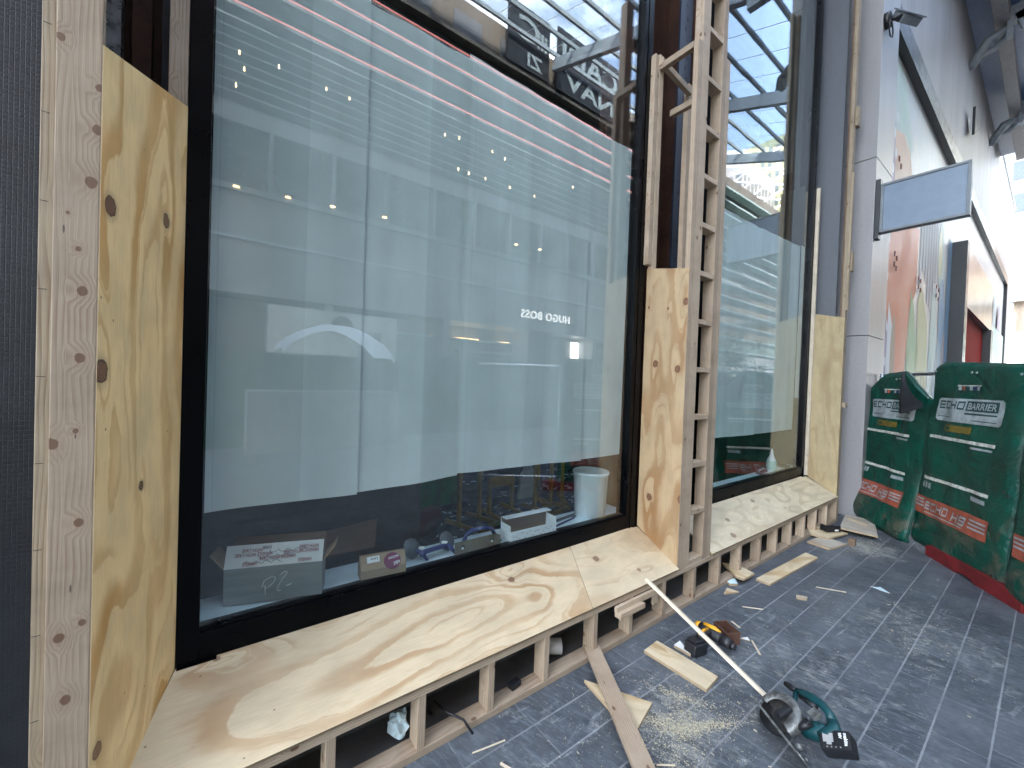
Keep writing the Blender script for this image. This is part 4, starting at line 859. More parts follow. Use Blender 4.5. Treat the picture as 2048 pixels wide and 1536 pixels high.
# circular saw
def saw():
    t = thing('circular_saw', 'teal and black cordless circular saw lying on its side at the lower right', 'circular saw', (2.40, .77, 0))
    m = T(2.315, .725, .0) @ RZ(R(-125)) @ RX(R(38)) @ Matrix.Scale(1.03, 4)     # x along the base plate, y away from it
    g = B(); g.slab([(-.185, .0), (.15, .0), (.175, .035), (.175, .105), (.15, .13), (-.15, .13), (-.185, .10)], .003, T(0, 0, 0) @ RX(R(90))); g.box(-.17, .16, -.010, -.003, .127, .131); g.done('base_plate', 'saw_metal', t, m)
    g = B(); g.cone((.12, .008, .10), (.12, .03, .10), .014); g.cone((.15, .006, .07), (.15, .018, .07), .010); g.done('plate_knob', 'saw_metal', t, m)
    bm_ = m @ T(-.05, .045, .060)
    g = B(); seg = 30; prof = [(.062, -.004), (.098, -.002), (.105, .010), (.106, .034), (.100, .046), (.060, .052), (.060, .046), (.094, .040)]
    a0, a1 = R(-12), R(192); prev = None
    for i in range(seg+1):
        a = a0+(a1-a0)*i/seg; ring = [g.b.verts.new((r*math.cos(a), r*math.sin(a), z)) for r, z in prof]
        if prev:
            for k in range(len(prof)-1): f = g.b.faces.new([prev[k], prev[k+1], ring[k+1], ring[k]]); f.smooth = True
        prev = ring
    g.done('upper_guard', 'saw_metal', t, bm_)
    g = B(); g.cone((0, 0, .020), (0, 0, .022), .082, seg=48); g.done('blade', plain('blade_steel', (.09, .085, .08), .4, .6, .3, 40.), t, bm_)
    g = B(); g.cone((0, 0, .022), (0, 0, .038), .012, seg=6, smooth=False); g.cone((0, 0, .018), (0, 0, .027), .026); g.done('arbor_bolt', 'dark_metal', t, bm_)
    g = B(); prev = None
    for i in range(19):
        a = R(-30-8.*i); ring = [g.b.verts.new((r*math.cos(a), r*math.sin(a), z)) for r, z in ((.03, .008), (.088, .004), (.092, .030), (.03, .040))]
        if prev:
            for k in range(3): g.b.faces.new([prev[k], prev[k+1], ring[k+1], ring[k]]).smooth = True
        prev = ring
    g.done('lower_guard', 'tool_black', t, bm_)
    g = B(); g.box(.02, .05, -.01, .06, .050, .072, None, .006); g.done('guard_lever', 'tool_black', t, bm_)
    g = B(); g.tube([(.02, .09, .03), (.045, .12, .035), (.075, .15, .035), (.09, .17, .035)], [.030, .040, .040, .030], 20); g.done('motor_housing', 'saw_teal', t, m)
    g = B(); g.tube([(.045, .075, .085), (.06, .105, .095), (.062, .135, .085)], [.012, .017, .012]); g.cone((.06, .12, .09), (.06, .12, .112), .012); g.done('depth_lever', 'tool_black', t, m)
    g = B(); g.box(.0, .045, .15, .20, .055, .075, None, .006); g.done('housing_plate', 'saw_metal', t, m)
    g = B(); g.tube([(-.135, .195, .04), (-.09, .212, .05), (-.04, .225, .06), (.005, .235, .06), (.045, .232, .055), (.075, .215, .045)], [.013, .018, .022, .019, .018, .024], 16); g.tube([(.075, .215, .045), (.105, .195, .044), (.11, .165, .04), (.085, .135, .035)], [.024, .030, .036, .034], 16); g.tube([(-.135, .195, .04), (-.09, .15, .05), (-.05, .11, .06)], [.013, .011, .016], 12); g.done('handle', 'saw_teal', t, m)
    g = B(); g.tube([(-.20, .178, .035), (-.165, .185, .036), (-.13, .196, .04)], [.012, .015, .014], 12); g.done('front_grip', 'tool_black', t, m)
    g = B(); g.tube([(-.09, .185, .052), (-.04, .195, .06), (.0, .205, .06)], [.008, .013, .012], 12); g.done('grip_pad', 'tool_black', t, m)
    bt = m @ T(.150, .165, .038) @ RZ(R(-38)) @ Matrix.Scale(1.08, 4)
    g = B(); g.box(-.037, .037, -.058, .058, -.03, .030, None, .011); bat = g.done('battery', 'tool_black', t, bt)
    g = B(); g.box(-.022, .012, -.042, -.004, .0302, .0308); g.box(-.008, .022, -.030, -.012, .0302, .0309); g.done('warning_label', 'sticker', bat, bt)
    for k in range(4):
        g = B(); g.cone((.030, -.03+.016*k, .029), (.030, -.03+.016*k, .0312), .0022, seg=8); g.done('charge_lamp', 'sticker', bat, bt)
    text('lettering', 'makita', .02, bt @ T(-.024, .034, .0304), 'white_paint', bat, width=.048, bold=.0006); text('lettering', '18V', .014, bt @ T(-.024, .016, .0304), 'white_paint', bat, width=.022, bold=.0006)

saw()
# splinters, chips and other small things
CH = 'splinters and slivers on the paving'
for (a, b_, w_, lb) in (((.996, 1.553), (1.16, 1.522), .005, 'long thin splinter beside the frame, lower left of the grey plank'), ((1.075, 1.44), (1.125, 1.33), .011, 'pale stick at the bottom edge of the picture'), ((3.006, 1.185), (2.896, 1.09), .012, 'pale pointed sliver right of the brown box'), ((3.12, 1.374), (3.088, 1.30), .014, 'short pale sliver beyond the brown box'),
    ((3.40, 1.42), (3.50, 1.31), .006, 'thin white sliver beyond the lath on the paving'), ((1.66, 1.03), (1.73, .98), .005, 'thin sliver lying on the sawdust'), ((4.30, 1.20), (4.42, 1.02), .010, 'thin pale sliver left of the blue paper scrap')):
    tag(beam('wood_splinter', (a[0], a[1], .006), (b_[0], b_[1], .006), w_, .006, 'lath', bev=.001), lb, 'splinter', CH)
flat('wood_chip', [(2.96, 1.245), (3.02, 1.22), (2.99, 1.19)], 'white_paint', 'small white chip peeping out behind the brown box', 'chip', t=.006)
flat('paper_scrap', [(4.752, .93), (4.79, .885), (4.82, .875), (4.74, .792), (4.735, .85)], 'paper_blue', 'pale blue torn paper scrap on the paving near the green barriers', 'paper', t=.002)
flat('paper_scrap', [(3.70, 1.70), (3.80, 1.66), (3.72, 1.60), (3.66, 1.64)], 'paper_blue', 'white crumpled paper under the notched plywood offcut', 'paper', t=.02)
g = B(); g.tube([(.93, 1.82, .10), (.96, 1.74, .085), (1.02, 1.68, .06), (1.05, 1.64, .006)], .006, 8); g.tube([(.93, 1.82, .10), (.90, 1.84, .05), (.93, 1.86, .01)], .006, 8); tag(g.done('rubber_strip', 'rubber'), 'black rubber strip trailing out of the base frame onto the paving', 'strip')
t = thing('filler_can', 'white round can lying inside the base frame', 'can', (1.75, 1.83, .08)); g = B(); g.cone((1.70, 1.86, .075), (1.79, 1.80, .075), .045, seg=28); g.done('can_body', 'white_paint', t); text('lettering', 'X', .03, T(1.745, 1.79, .07) @ RX(R(90)), 'ink', t, width=.02)
g = B(); g.box(-.035, .035, -.02, .02, 0, .032, None, .006); tag(g.done('socket_box', 'tool_black', None, T(1.375, 1.735, .037) @ RZ(R(10))), 'small black plastic block lying on the base plate of the frame', 'block')
tag(beam('timber_block', (1.36, 1.79, .27), (1.36, 1.95, .25), .055, .06, 'timber_red'), 'pinkish timber block end hanging inside the base frame', 'timber block')
g = B(); bmesh.ops.create_icosphere(g.b, subdivisions=3, radius=.045)
for v in g.b.verts: v.co *= 1+.55*mnoise.noise(v.co*38); v.co.z *= 1.2
tag(g.done('crumpled_paper', 'paper_blue', None, T(.735, 1.80, .10)), 'crumpled bluish paper inside the base frame, left bay', 'paper')
# sawdust
random.seed(21); g = B()
def flakes(cx, cy, sx, sy, n_, rot=0.):
    for i in range(n_):
        a, b_ = random.gauss(0, sx), random.gauss(0, sy); x = cx+a*math.cos(rot)-b_*math.sin(rot); y = cy+a*math.sin(rot)+b_*math.cos(rot)
        if y > 1.66: continue
        s_ = random.choice((.0006, .0008, .0010, .0014)); an = random.uniform(0, 6.3); e = random.choice((1., 1.5, 2.5, 6.))
        g.face([(x+dx*math.cos(an)-dy*math.sin(an), y+dx*math.sin(an)+dy*math.cos(an), .0015+random.uniform(0, .004)) for dx, dy in ((-s_*e, -s_), (s_*e, -s_*.6), (s_*e*.8, s_), (-s_*e*.7, s_*.7))])
flakes(1.88, 1.16, .09, .03, 1500, -.9); flakes(1.97, 1.08, .13, .05, 1500, .5); flakes(2.08, 1.0, .10, .02, 1300, -.4); flakes(2.13, 1.20, .02, .10, 700, .5); flakes(1.75, 1.02, .05, .08, 500, .3); flakes(1.98, 1.13, .32, .2, 1500, -.4); flakes(2.25, 1.1, .5, .35, 700); flakes(4.15, .55, .35, .12, 500, .2); flakes(3.2, 1.0, .8, .4, 500); flakes(5.95, 1.2, .25, .12, 1500, -.2)
def dust():
    n = NT('sawdust'); return n.pbr(n.mix(n.noise(n.pos(), 300., 1), (.40, .345, .22), (.66, .61, .47)), .9)
M['dust'] = dust(); tag(g.done('sawdust', 'dust', fixn=False), 'pale sawdust flecks spread over the dark paving', 'sawdust', kind='stuff')

# ================================================================== GREEN ACOUSTIC BARRIERS
dirv = Vector((-.82, -.5724, 0))        # along the row, towards the viewer side
nb = Vector((.5724, -.82, 0))           # away from the camera
def barrier(A, width, label, flap=False, kick=0., zb=.03, h=2.02, seed=0., dirv=dirv, nb=nb):
    t = thing('acoustic_barrier', label, 'barrier', tuple(A), 'green acoustic barriers')
    A = Vector(A)
    def S(u, v, off=0.):
        z = zb+h*v
        lean = .15*v-.02+.03*mnoise.noise(Vector((u*3.1+seed, v*4.2, 1)))+.018*mnoise.noise(Vector((u*7+seed, v*9, 3)))+.02*math.sin(v*16+3*u+seed)*math.exp(-(v/.16)**2)
        lean += kick*.10*math.exp(-((v-.0)/.30)**2)*-1
        # padded edges
        e = min(u, 1-u)*width; ev = min(v, 1-v)*h; lean += .035*math.exp(-(e/.035)**2)+.03*math.exp(-(ev/.03)**2)
        inset = 0.
        if v > .93: inset = .09*((v-.93)/.07)**2
        uu = u*width; uu = inset+(uu)*(width-2*inset)/width
        uu += kick*(.035*math.sin(v*5.0)*(1-u)-.05*(1-v)*(1-u))
        p = A+dirv*uu+nb*(lean-off); p.z = z+(.0 if not flap else -.17*max(0, (.25-u)/.25)**1.5*max(0, (v-.8)/.2)+(-.36*max(0, (u-.57)/.43)*max(0, (v-.78)/.22)))
        p.z -= (.03*math.sin(u*2.6+seed)*(1 if v > .9 else 0)); return p
    nu, nv = 44, 70; g = B(); V = [[g.b.verts.new(S(i/nu, j/nv)) for i in range(nu+1)] for j in range(nv+1)]
    Bk = [[g.b.verts.new(S(i/nu, j/nv)+nb*.035) for i in range(nu+1)] for j in range(nv+1)]
    for j in range(nv):
        for i in range(nu):
            f = g.b.faces.new([V[j][i], V[j][i+1], V[j+1][i+1], V[j+1][i]]); f.smooth = True
            for l, q in zip(f.loops, ((i, j), (i+1, j), (i+1, j+1), (i, j+1))): l[g.uvl].uv = (q[0]/nu, q[1]/nv)
            f = g.b.faces.new([Bk[j][i], Bk[j+1][i], Bk[j+1][i+1], Bk[j][i+1]]); f.smooth = True
    for i in range(nu):
        g.b.faces.new([V[0][i], Bk[0][i], Bk[0][i+1], V[0][i+1]]); g.b.faces.new([V[nv][i], V[nv][i+1], Bk[nv][i+1], Bk[nv][i]])
    for j in range(nv):
        g.b.faces.new([V[j][0], V[j+1][0], Bk[j+1][0], Bk[j][0]]); g.b.faces.new([V[j][nu], Bk[j][nu], Bk[j+1][nu], V[j+1][nu]])
    g.done('quilt', 'green_pvc', t)
    g = B(); loop = [(i/20, 0.) for i in range(21)]+[(1., j/30) for j in range(1, 31)]+[(1-i/20, 1.) for i in range(1, 21)]+[(0., 1-j/30) for j in range(1, 31)]
    g.tube([S(u, v, -.012) for u, v in loop], .011, 8); g.done('binding', 'green_edge', t)
    def rect(name, u0, u1, v0, v1, mat, off=.006, rnd=0.):
        g = B(); a, b_ = (30, 12) if rnd else (14, 4)
        VV = [[g.b.verts.new(S(u0+(u1-u0)*i/a, v0+(v1-v0)*j/b_, off)) for i in range(a+1)] for j in range(b_+1)]
        for j in range(b_):
            for i in range(a):
                if rnd and (i in (0, a-1)) and (j in (0, b_-1)):
                    q = [VV[j][i], VV[j][i+1], VV[j+1][i+1], VV[j+1][i]]; q.pop({(0, 0): 0, (a-1, 0): 1, (a-1, b_-1): 2, (0, b_-1): 3}[(i, j)]); g.b.faces.new(q); continue
                g.b.faces.new([VV[j][i], VV[j][i+1], VV[j+1][i+1], VV[j+1][i]])
        return g.done(name, mat, t)
    def blocky(txt, u0, u1, v0, v1, mat, off, shear=0., th=.27, parent=None):
        G = {'E': [((.85, 0), (0, 0), (0, 1), (.85, 1)), ((0, .5), (.75, .5))], 'C': [((.85, .0), (0, 0), (0, 1), (.85, 1))], 'H': [((0, 0), (0, 1)), ((.85, 0), (.85, 1)), ((0, .5), (.85, .5))],
             'O': [((0, 0), (.85, 0), (.85, 1), (0, 1), (0, 0))], '9': [((.0, 0), (.85, 0), (.85, 1), (0, 1), (0, .5), (.85, .5))]}
        g = B(); W_ = len(txt)*1.25-.25-.0
        for k, ch in enumerate(txt):
            for pl in G[ch]:
                for (x0, y0), (x1, y1) in zip(pl, pl[1:]):
                    xa, xb = sorted((x0, x1)); ya, yb = sorted((y0, y1)); hx_ = th/2*.62; hy_ = th/2; N_ = 4
                    X = [xa-hx_+(xb-xa+2*hx_)*i/N_ for i in range(N_+1)]; Y = [ya-hy_+(yb-ya+2*hy_)*i/2 for i in range(3)]
                    P_ = lambda x, y: S(u0+(u1-u0)*(x+k*1.25+.05+shear*y)/W_, v0+(v1-v0)*y, off)
                    for i in range(N_):
                        for j in range(2): g.face([P_(X[i], Y[j]), P_(X[i+1], Y[j]), P_(X[i+1], Y[j+1]), P_(X[i], Y[j+1])])
        return g.done('lettering', mat, parent or t)
    def word(txt, u0, u1, v0, v1, mat, off=.009, bold=.0, shear=0., spacing=1., parent=None):
        b_ = text_bm(txt, 1., bold, 0, shear, spacing); bmesh.ops.subdivide_edges(b_, edges=[e for e in b_.edges if e.calc_length() > .25], cuts=3)
        bmesh.ops.triangulate(b_, faces=b_.faces[:])
        xs = [v.co.x for v in b_.verts]; ys = [v.co.y for v in b_.verts]; x0, x1, y0, y1 = min(xs), max(xs), min(ys), max(ys)
        for v in b_.verts: v.co = S(u0+(u1-u0)*(v.co.x-x0)/(x1-x0), v0+(v1-v0)*(v.co.y-y0)/(y1-y0), off)
        g = B(); g.merge(b_); return g.done('lettering', mat, parent or t)
    # header strip, name plate
    rect('patch_strip', .34, .60, .862, .892, 'decal_dark'); 
    for i in range(6): rect('patch_strip', .35+i*.04, .38+i*.04, .866, .884, ['decal_white', 'decal_orange', 'decal_dark', 'decal_white', 'blue_plastic', 'decal_white'][i], .008)
    rect('patch_strip', .34, .60, .886, .892, 'refl', .008)
    np_ = rect('name_plate', .14, .84, .70, .822, 'decal_white', .006, 1)
    blocky('ECHO', .165, .455, .770, .804, 'decal_dark', .0085, parent=np_)
    rect('name_plate', .47, .785, .762, .812, 'decal_dark', .008)
    word('BARRIER', .487, .77, .770, .803, 'decal_white', .0105, .015, parent=np_)
    rect('name_plate', .47, .785, .744, .752, 'decal_dark', .008); rect('name_plate', .16, .32, .722, .726, 'decal_dark', .008); rect('name_plate', .56, .79, .714, .718, 'decal_dark', .008)
    rect('patch_strip', .28, .58, .648, .682, 'decal_yellow'); rect('patch_strip', .30, .36, .658, .672, 'green_edge', .008)
    rect('reflective_strip', .12, .82, .602, .618, 'refl'); rect('patch_strip', .60, .80, .580, .590, 'decal_white')
    rect('reflective_strip', .12, .82, .372, .388, 'refl'); rect('patch_strip', .64, .80, .335, .355, 'decal_white')
    for k in range(3): rect('patch_strip', .12+.045*k, .15+.045*k, .325, .355, 'decal_white', .004)
    rect('model_band', .05, .86, .175, .272, 'decal_orange')
    for k in range(3): rect('model_band', .06, .17, .258-.018*k-.006, .258-.018*k+.002, 'decal_white', .008); rect('model_band', .68, .845, .250-.018*k-.006, .250-.018*k+.002, 'decal_white', .008)
    blocky('ECHO', .185, .44, .212, .248, 'decal_white', .0105, .25); blocky('H9', .49, .64, .206, .242, 'decal_white', .0105, .25)
    rect('model_band', .18, .62, .188, .193, 'decal_white', .008)
    for (u, v) in ((.30, .10), (.33, .095), (.93, .42), (.96, .41), (.47, .955), (.52, .955), (.06, .955), (.94, .955), (.92, .045), (.96, .045)):
        g = B(); p = S(u, v, .010); q = S(u, v, .002); g.cone(q, p, .013, .011, 12); g.done('eyelet', 'steel' if v > .9 else 'dark_metal', t)
    if flap:
        g = B(); nn = 14; VV = []
        for j in range(nn+1):
            s_ = j/nn; a = S(.57+.09*s_, .995-.235*s_, .015+.05*s_); b_ = S(.585+.46*s_, .998-.10*s_, .02+.12*s_)
            VV.append([g.b.verts.new(a.lerp(b_, i/8)-nb*(.06*math.sin(math.pi*i/8)*(.3+s_))-Vector((0, 0, .06*s_*math.sin(i/8*3.1)))) for i in range(9)])
        for j in range(nn):
            for i in range(8): g.b.faces.new([VV[j][i], VV[j][i+1], VV[j+1][i+1], VV[j+1][i]]).smooth = True
        g.done('folded_flap', 'black_lining', t)
    return S
b0 = Vector((6.54, .96, 0))
d1 = Vector((-.7597, -.6503, 0)); n1 = Vector((.6503, -.7597, 0))
barrier(b0-d1*1.06, 1.13, 'green acoustic barrier nearest the grey column, its top corner folded over', True, 1., .02, 1.98, 2., d1, n1)
barrier(b0+dirv*.01, 1.27, 'middle green acoustic barrier with muddy lower half, right of the folded one', False, 0., .06, 2.0, 5.)
barrier(b0+dirv*1.30, 1.27, 'green acoustic barrier at the right edge of the picture', False, 0., .05, 2.02, 9.)
# red plastic bases and hoarding fence behind
t = thing('barrier_fence', 'steel mesh fence on red plastic feet behind the green barriers', 'fence', tuple(b0+nb*.22))
g = B(); 
for k in range(-1, 3):
    p = b0+dirv*(1.28*k)+nb*.24; g.tube([p, p+Vector((0, 0, 2.0))], .02, 10)
for z in (.15, 1.98): g.tube([b0-dirv*1.2+nb*.24+Vector((0, 0, z)), b0+dirv*3.9+nb*.24+Vector((0, 0, z))], .02, 10)
g.done('rail', 'steel', t)
g = B()
for k in range(96):
    p = b0+dirv*(-1.2+k*.053)+nb*.24; g.tube([p+Vector((0, 0, .16)), p+Vector((0, 0, 1.97))], .002, 4, False)
g.done('mesh', 'steel', t)
for k, s0 in enumerate((.35, 1.62)):
    g = B(); mm = axis_m(b0+dirv*s0-nb*.03, b0+dirv*(s0+1.2)-nb*.03); prof = [(-.02, 0), (.16, 0), (.16, .06), (.10, .10), (.04, .10), (-.02, .05)]
    g.slab([(0, 0), (.45, 0), (.50, .03), (.62, .03), (.68, 0), (1.18, 0), (1.18, .10), (1.1, .13), (.08, .13), (0, .10)], .17, mm @ RX(R(90)) @ T(0, 0, -.17)); g.done('foot', 'red_base', t)

# ================================================================== OPPOSITE SIDE OF THE STREET (seen in the glass)
GY = 2.074; 
YO = 2*GY-12.0     # opposite facade plane
M['opp_dark'] = cladding('dark_fascia', (.24, .245, .25), 1.5, None, .15, .5)
M['opp_louvre'] = plain('grey_louvre', (.17, .18, .18), .5)
M['opp_brown'] = cladding('brown_soffit', (.10, .085, .07), 1.4, None, .2, .6)
M['led_red'] = emis('red_led', (1., .28, .26), .50); M['lamp_warm'] = emis('warm_lamp', (1., .62, .28), 1.5); M['lamp_white'] = emis('cool_lamp', (1., .96, .9), 1.4); M['bulb'] = emis('bulb', (1., .72, .35), 2.2)
M['sign_lit'] = emis('lit_letters', (1., .97, .95), .30)
n = NT('painted_roof_glow'); e = n.n('ShaderNodeEmission'); q_ = n.sep(n.pos()); n.put(e.inputs[0], n.mix(n.noise(n.vm('MULTIPLY', n.pos(), (4, 4, 18)), 1., 4, .7), (.35, .55, .95), (.95, 1., 1.)))
fq = n.ma('FRACT', n.mul(q_[0], 2.9)); n.put(e.inputs[1], n.mul(n.mr(n.ma('MINIMUM', fq, n.sub(1., fq)), .0, .05, .06, .15), n.mr(q_[2], 2.0, 2.8, .6, 1.))); n.t.links.new(e.outputs[0], n.o.inputs[0]); M['arc'] = n.m  # emission stands in for daylight on the glazing, stronger towards the top
opp = thing('shop_building', 'dark shopping building across the street, seen only reflected in the windows', 'building', (10, YO-1, 0))
def ob(name, x0, x1, y0, y1, z0, z1, mat): g = B(); g.box(x0, x1, YO+y0, YO+y1, z0, z1); return g.done(name, mat, opp)
ob('wall', -14, 34, -9, -1.2, 0, 15.2, 'concrete_dark')
ob('fascia', -14, 34, -1.19, .0, 3.62, 6.05, 'opp_dark'); ob('trim', -14, 34, .002, .05, 4.93, 4.99, 'white_steel')
ob('sill_band', -14, 34, -1.19, .12, 6.06, 6.2, 'grey_steel')
ob('soffit_band', -14, 34, -1.19, .02, 7.72, 8.15, 'opp_dark')
for i in range(32):
    x = -14+i*1.5; ob('window_post', x, x+.09, -1.19, .03, 6.2, 7.72, 'grey_steel'); g = B(); g.box(x+.09, x+1.5, YO-.16, YO-.14, 6.2, 7.72); g.done('window', 'glass_dark', opp)
g = B()
for k in range(9): g.box(-14, 34, YO-.25, YO+.10, 8.35+k*.25, 8.40+k*.25)
g.done('louvre', 'opp_louvre', opp); ob('louvre_backing', -14, 34, -1.19, -.3, 8.16, 12.9, 'opp_dark')
for z in (10.5, 11.15, 11.75, 12.35):
    ob('fin', -14, 34, -.28, .20, z-.16, z-.02, 'opp_louvre'); g = B(); g.box(-14, 16, YO+.202, YO+.215, z-.07, z-.05); g.done('light_strip', 'led_red', opp)
ob('parapet', -14, 34, -1.18, .02, 12.92, 13.05, 'opp_brown'); 
for i in range(10): ob('upper_window', -9.+i*1.9, -7.9+i*1.9, -1.0, -.35, 13.35, 14.1, 'reveal')
ob('upper_wall', -14, 34, -1.185, -.4, 13.06, 14.6, 'opp_brown')
for (x, y) in ((.30, 11.), (1.31, 11), (2.29, 11), (3.6, 11), (8.03, 11), (9.08, 11)):
    g = B(); zz_ = 1.75+(5.75+.06*x-1.75)*1.086; g.cone((x*1.086, YO+.16, zz_), (x*1.086, YO+.16, zz_+.02), .07, seg=12); tag(g.done('downlight', 'lamp_warm'), 'small warm downlight under the reflected window band', 'downlight', 'downlights reflected in the glass')
# street level: dark shop units with lit shelves
for i in range(12):
    x = -12+i*3.6; ob('shop_post', x, x+.22, -1.19, -.02, 0, 3.61, 'opp_dark')
g = B(); g.box(-12, 22, YO-1.1, YO-1.05, 0, 3.6); g.done('shop_back', 'concrete_dark', opp)
for (x0, x1, z) in ((4.6, 9.4, 3.12), (7.0, 10.2, 2.72)): ob('shelf', x0, x1, -1.04, -.7, z-.05, z, 'white_steel')
for x in (6.2, 7.15, 7.65, 9.05):
    g = B(); g.cone((x, YO-.95, 3.14), (x, YO-.95, 3.16), .28, .05, 16); tag(g.done('shelf_lamp', 'lamp_warm'), 'warm glowing lamp above a reflected shop shelf', 'lamp', 'warm shelf lamps reflected in the glass')
g = B(); g.box(12.72, 13.2, YO-.9, YO-.88, 2.75, 3.45); g.box(13.28, 13.5, YO-.9, YO-.88, 2.3, 3.45); tag(g.done('lit_opening', 'lamp_white'), 'bright lit opening reflected at the right of the left window', 'window')
# HUGO BOSS
t = thing('shop_sign', 'pale shop lettering on the dark fascia, mirrored in the left window', 'sign', (10.4, YO+.05, 4.2))
text('lettering', 'HUGO BOSS', .4, T(11.70, YO+.03, 4.06) @ RZ(math.pi) @ FRONT, 'sign_lit', t, width=2.52, height=.30, bold=.004, extr=.02, spacing=1.12)
# band signs above
def bandsign(x0, x1, z0, z1, rows, label):
    t = thing('banner_sign', label, 'sign', ((x0+x1)/2, YO+.06, z0)); g = B(); g.box(x0, x1, YO+.03, YO+.09, z0, z1); g.done('board', 'ink', t)
    for tx, xx, zz, wd, hh in rows: text('lettering', tx, 1., T(xx, YO+.10, zz) @ RZ(math.pi) @ FRONT, 'decal_white', t, width=wd, height=hh, bold=.02, extr=.01)
bandsign(8.1, 10.05, 13.1, 15.3, (('ill', 9.9, 14.1, .45, .6), ('C', 9.55, 14.1, 1.0, .85), ('ZI', 9.7, 13.25, .7, .5)), 'black banner with a big white curved letter, reflected at the top of the left window')
bandsign(10.45, 14.3, 13.1, 15.5, (('CADI', 14.0, 14.3, 3.3, .85), ('NAV', 13.8, 13.3, 2.9, .7)), 'black banner with two rows of white letters, reflected at the top of the left window')
# poster
t = thing('poster_panel', 'pale reflected poster with a dark haired head above the curved glass roof', 'poster', (2.7, YO+.1, 2.9))
g = B(); g.box(1.05, 4.42, YO+.02, YO+.06, 2.2, 3.42); g.done('board', plain('poster_pale', (.60, .62, .58), .6), t)
g = B(); g.cone((2.85, YO+.062, 3.02), (2.85, YO+.066, 3.02), .30, seg=28); g.done('hair', 'ink', t); g = B(); g.cone((2.82, YO+.067, 2.92), (2.82, YO+.070, 2.92), .19, seg=24); g.done('face', plain('poster_face', (.42, .36, .32), .6), t)
g = B(); g.box(3.3, 3.95, YO+.062, YO+.066, 2.2, 2.95); g.box(1.0, 1.05, YO+.062, YO+.066, 2.4, 3.4, T(0, 0, 0)); g.done('graphic', 'grey_steel', t)
# curved roof kiosk
t = thing('kiosk', 'kiosk with a curved bright glazed roof in the street, seen reflected', 'kiosk', (2.2, -5.2, 0))
g = B(); yk = 2*GY-9.6
up_ = [(1.12, 2.22), (1.30, 2.48), (1.63, 2.69), (1.93, 2.80), (2.46, 2.79), (2.80, 2.69), (3.21, 2.46), (3.53, 2.14)]
for (x0, z0), (x1, z1) in zip(up_, up_[1:]):
    th = .14; g.face([(x0, yk, z0-th), (x1, yk, z1-th), (x1, yk, z1), (x0, yk, z0)]); g.face([(x0, yk, z0), (x1, yk, z1), (x1, yk-1.6, z1+.03), (x0, yk-1.6, z0+.03)])
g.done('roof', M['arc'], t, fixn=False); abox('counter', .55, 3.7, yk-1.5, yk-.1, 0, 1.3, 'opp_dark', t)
# opposite hoarding, about head height
tag(abox('hoarding', -12, 3.2, 2*GY-10.8, 2*GY-10.7, 0, 2.12, 'green_edge'), 'dark head high hoarding across the street, left part, seen reflected', 'hoarding')
tag(abox('hoarding', 4.2, 15.5, 2*GY-11.2, 2*GY-11.1, 0, 2.32, 'green_edge'), 'dark head high hoarding across the street under the shop lettering, seen reflected', 'hoarding')
# string of bulbs
for (x, y, z) in ((0.245, 9.0, 7.472), (0.326, 9.0, 7.214), (0.205, 9.0, 6.869), (0.869, 9.0, 7.512), (1.71, 9.0, 7.476), (2.158, 9.0, 7.48), (4.375, 9.0, 7.583), (4.771, 9.0, 7.661), (5.755, 9.0, 7.67), (6.161, 9.0, 7.629), (4.772, 9.0, 6.884), (5.073, 9.0, 6.884), (5.568, 9.0, 6.905), (6.358, 9.0, 6.928), (7.224, 9.0, 6.94), (8.724, 9.0, 7.657)):
    g = B(); bmesh.ops.create_icosphere(g.b, subdivisions=2, radius=.015); g.cone((0, 0, .02), (0, 0, .06), .012, seg=8); tag(g.done('light_bulb', 'bulb', None, T(x, 2*GY-9, z)), 'tiny warm festoon bulb over the street, seen as a spark in the glass', 'bulb', 'festoon bulbs reflected in the glass')

# canopy
M['canopy_steel'] = plain('pale_grey_canopy_steel', (.36, .395, .42), .5)
cano = thing('glass_canopy', 'grey steel and glass canopy roofing the street, reflected bright in the right window', 'canopy', (15, -3, 12))
def cz_(y): return 9.95+.35*(2*GY-y)
for x in (-5.6, -.3, 5.0, 10.3, 15.6, 20.9):
    g = B(); y0, y1 = YO+.2, .9; mm = axis_m((x, y1, cz_(y1)-.02), (x, y0, cz_(y0)-.02)); ln = (Vector((0, y1, cz_(y1)))-Vector((0, y0, cz_(y0)))).length; g.box(0, ln, -.10, .10, -.42, 0, None, .01); g.done('main_beam', 'canopy_steel', cano, mm)
    g = B(); g.done('gusset', 'canopy_steel', cano) if g.box(x-.12, x+.12, .9, 1.0, 10.6, 11.0) else None
for k in range(8):
    yv = 4.5+1.03*k; y = 2*GY-yv; g = B(); g.box(-8, 21.0, y-.040, y+.040, cz_(y), cz_(y)+.13, None, .0); g.done('purlin', 'canopy_steel', cano)
g = B(); g.box(-8, 25, .95, 1.2, 10.95, 11.3, None, .01); g.box(-8, 25, .3, .85, 11.35, 11.5); g.done('gutter_girder', plain('taupe_girder', (.33, .31, .30), .55), cano)
for x in (10.3, 15.6, 20.9):
    g = B(); g.tube([(x, .9, 10.85), (x, 1.3, 10.75), (x, 1.58, 10.2)], .10, 10); g.tube([(x+.25, .95, 10.9), (x+.25, 1.2, 10.6), (x+.15, 1.5, 10.5)], .07, 8); g.box(x-.1, x+.1, -.6, .95, 10.9, 11.3); g.done('bracket', 'canopy_steel', cano)
g = B(); g.box(-8, 25, .80, .96, 11.30, 11.36); g.box(-8, 25, 1.19, 1.64, 11.28, 11.34); g.done('edge_panel', plain('blue_edge_panel', (.12, .18, .32), .35), cano)
g = B()
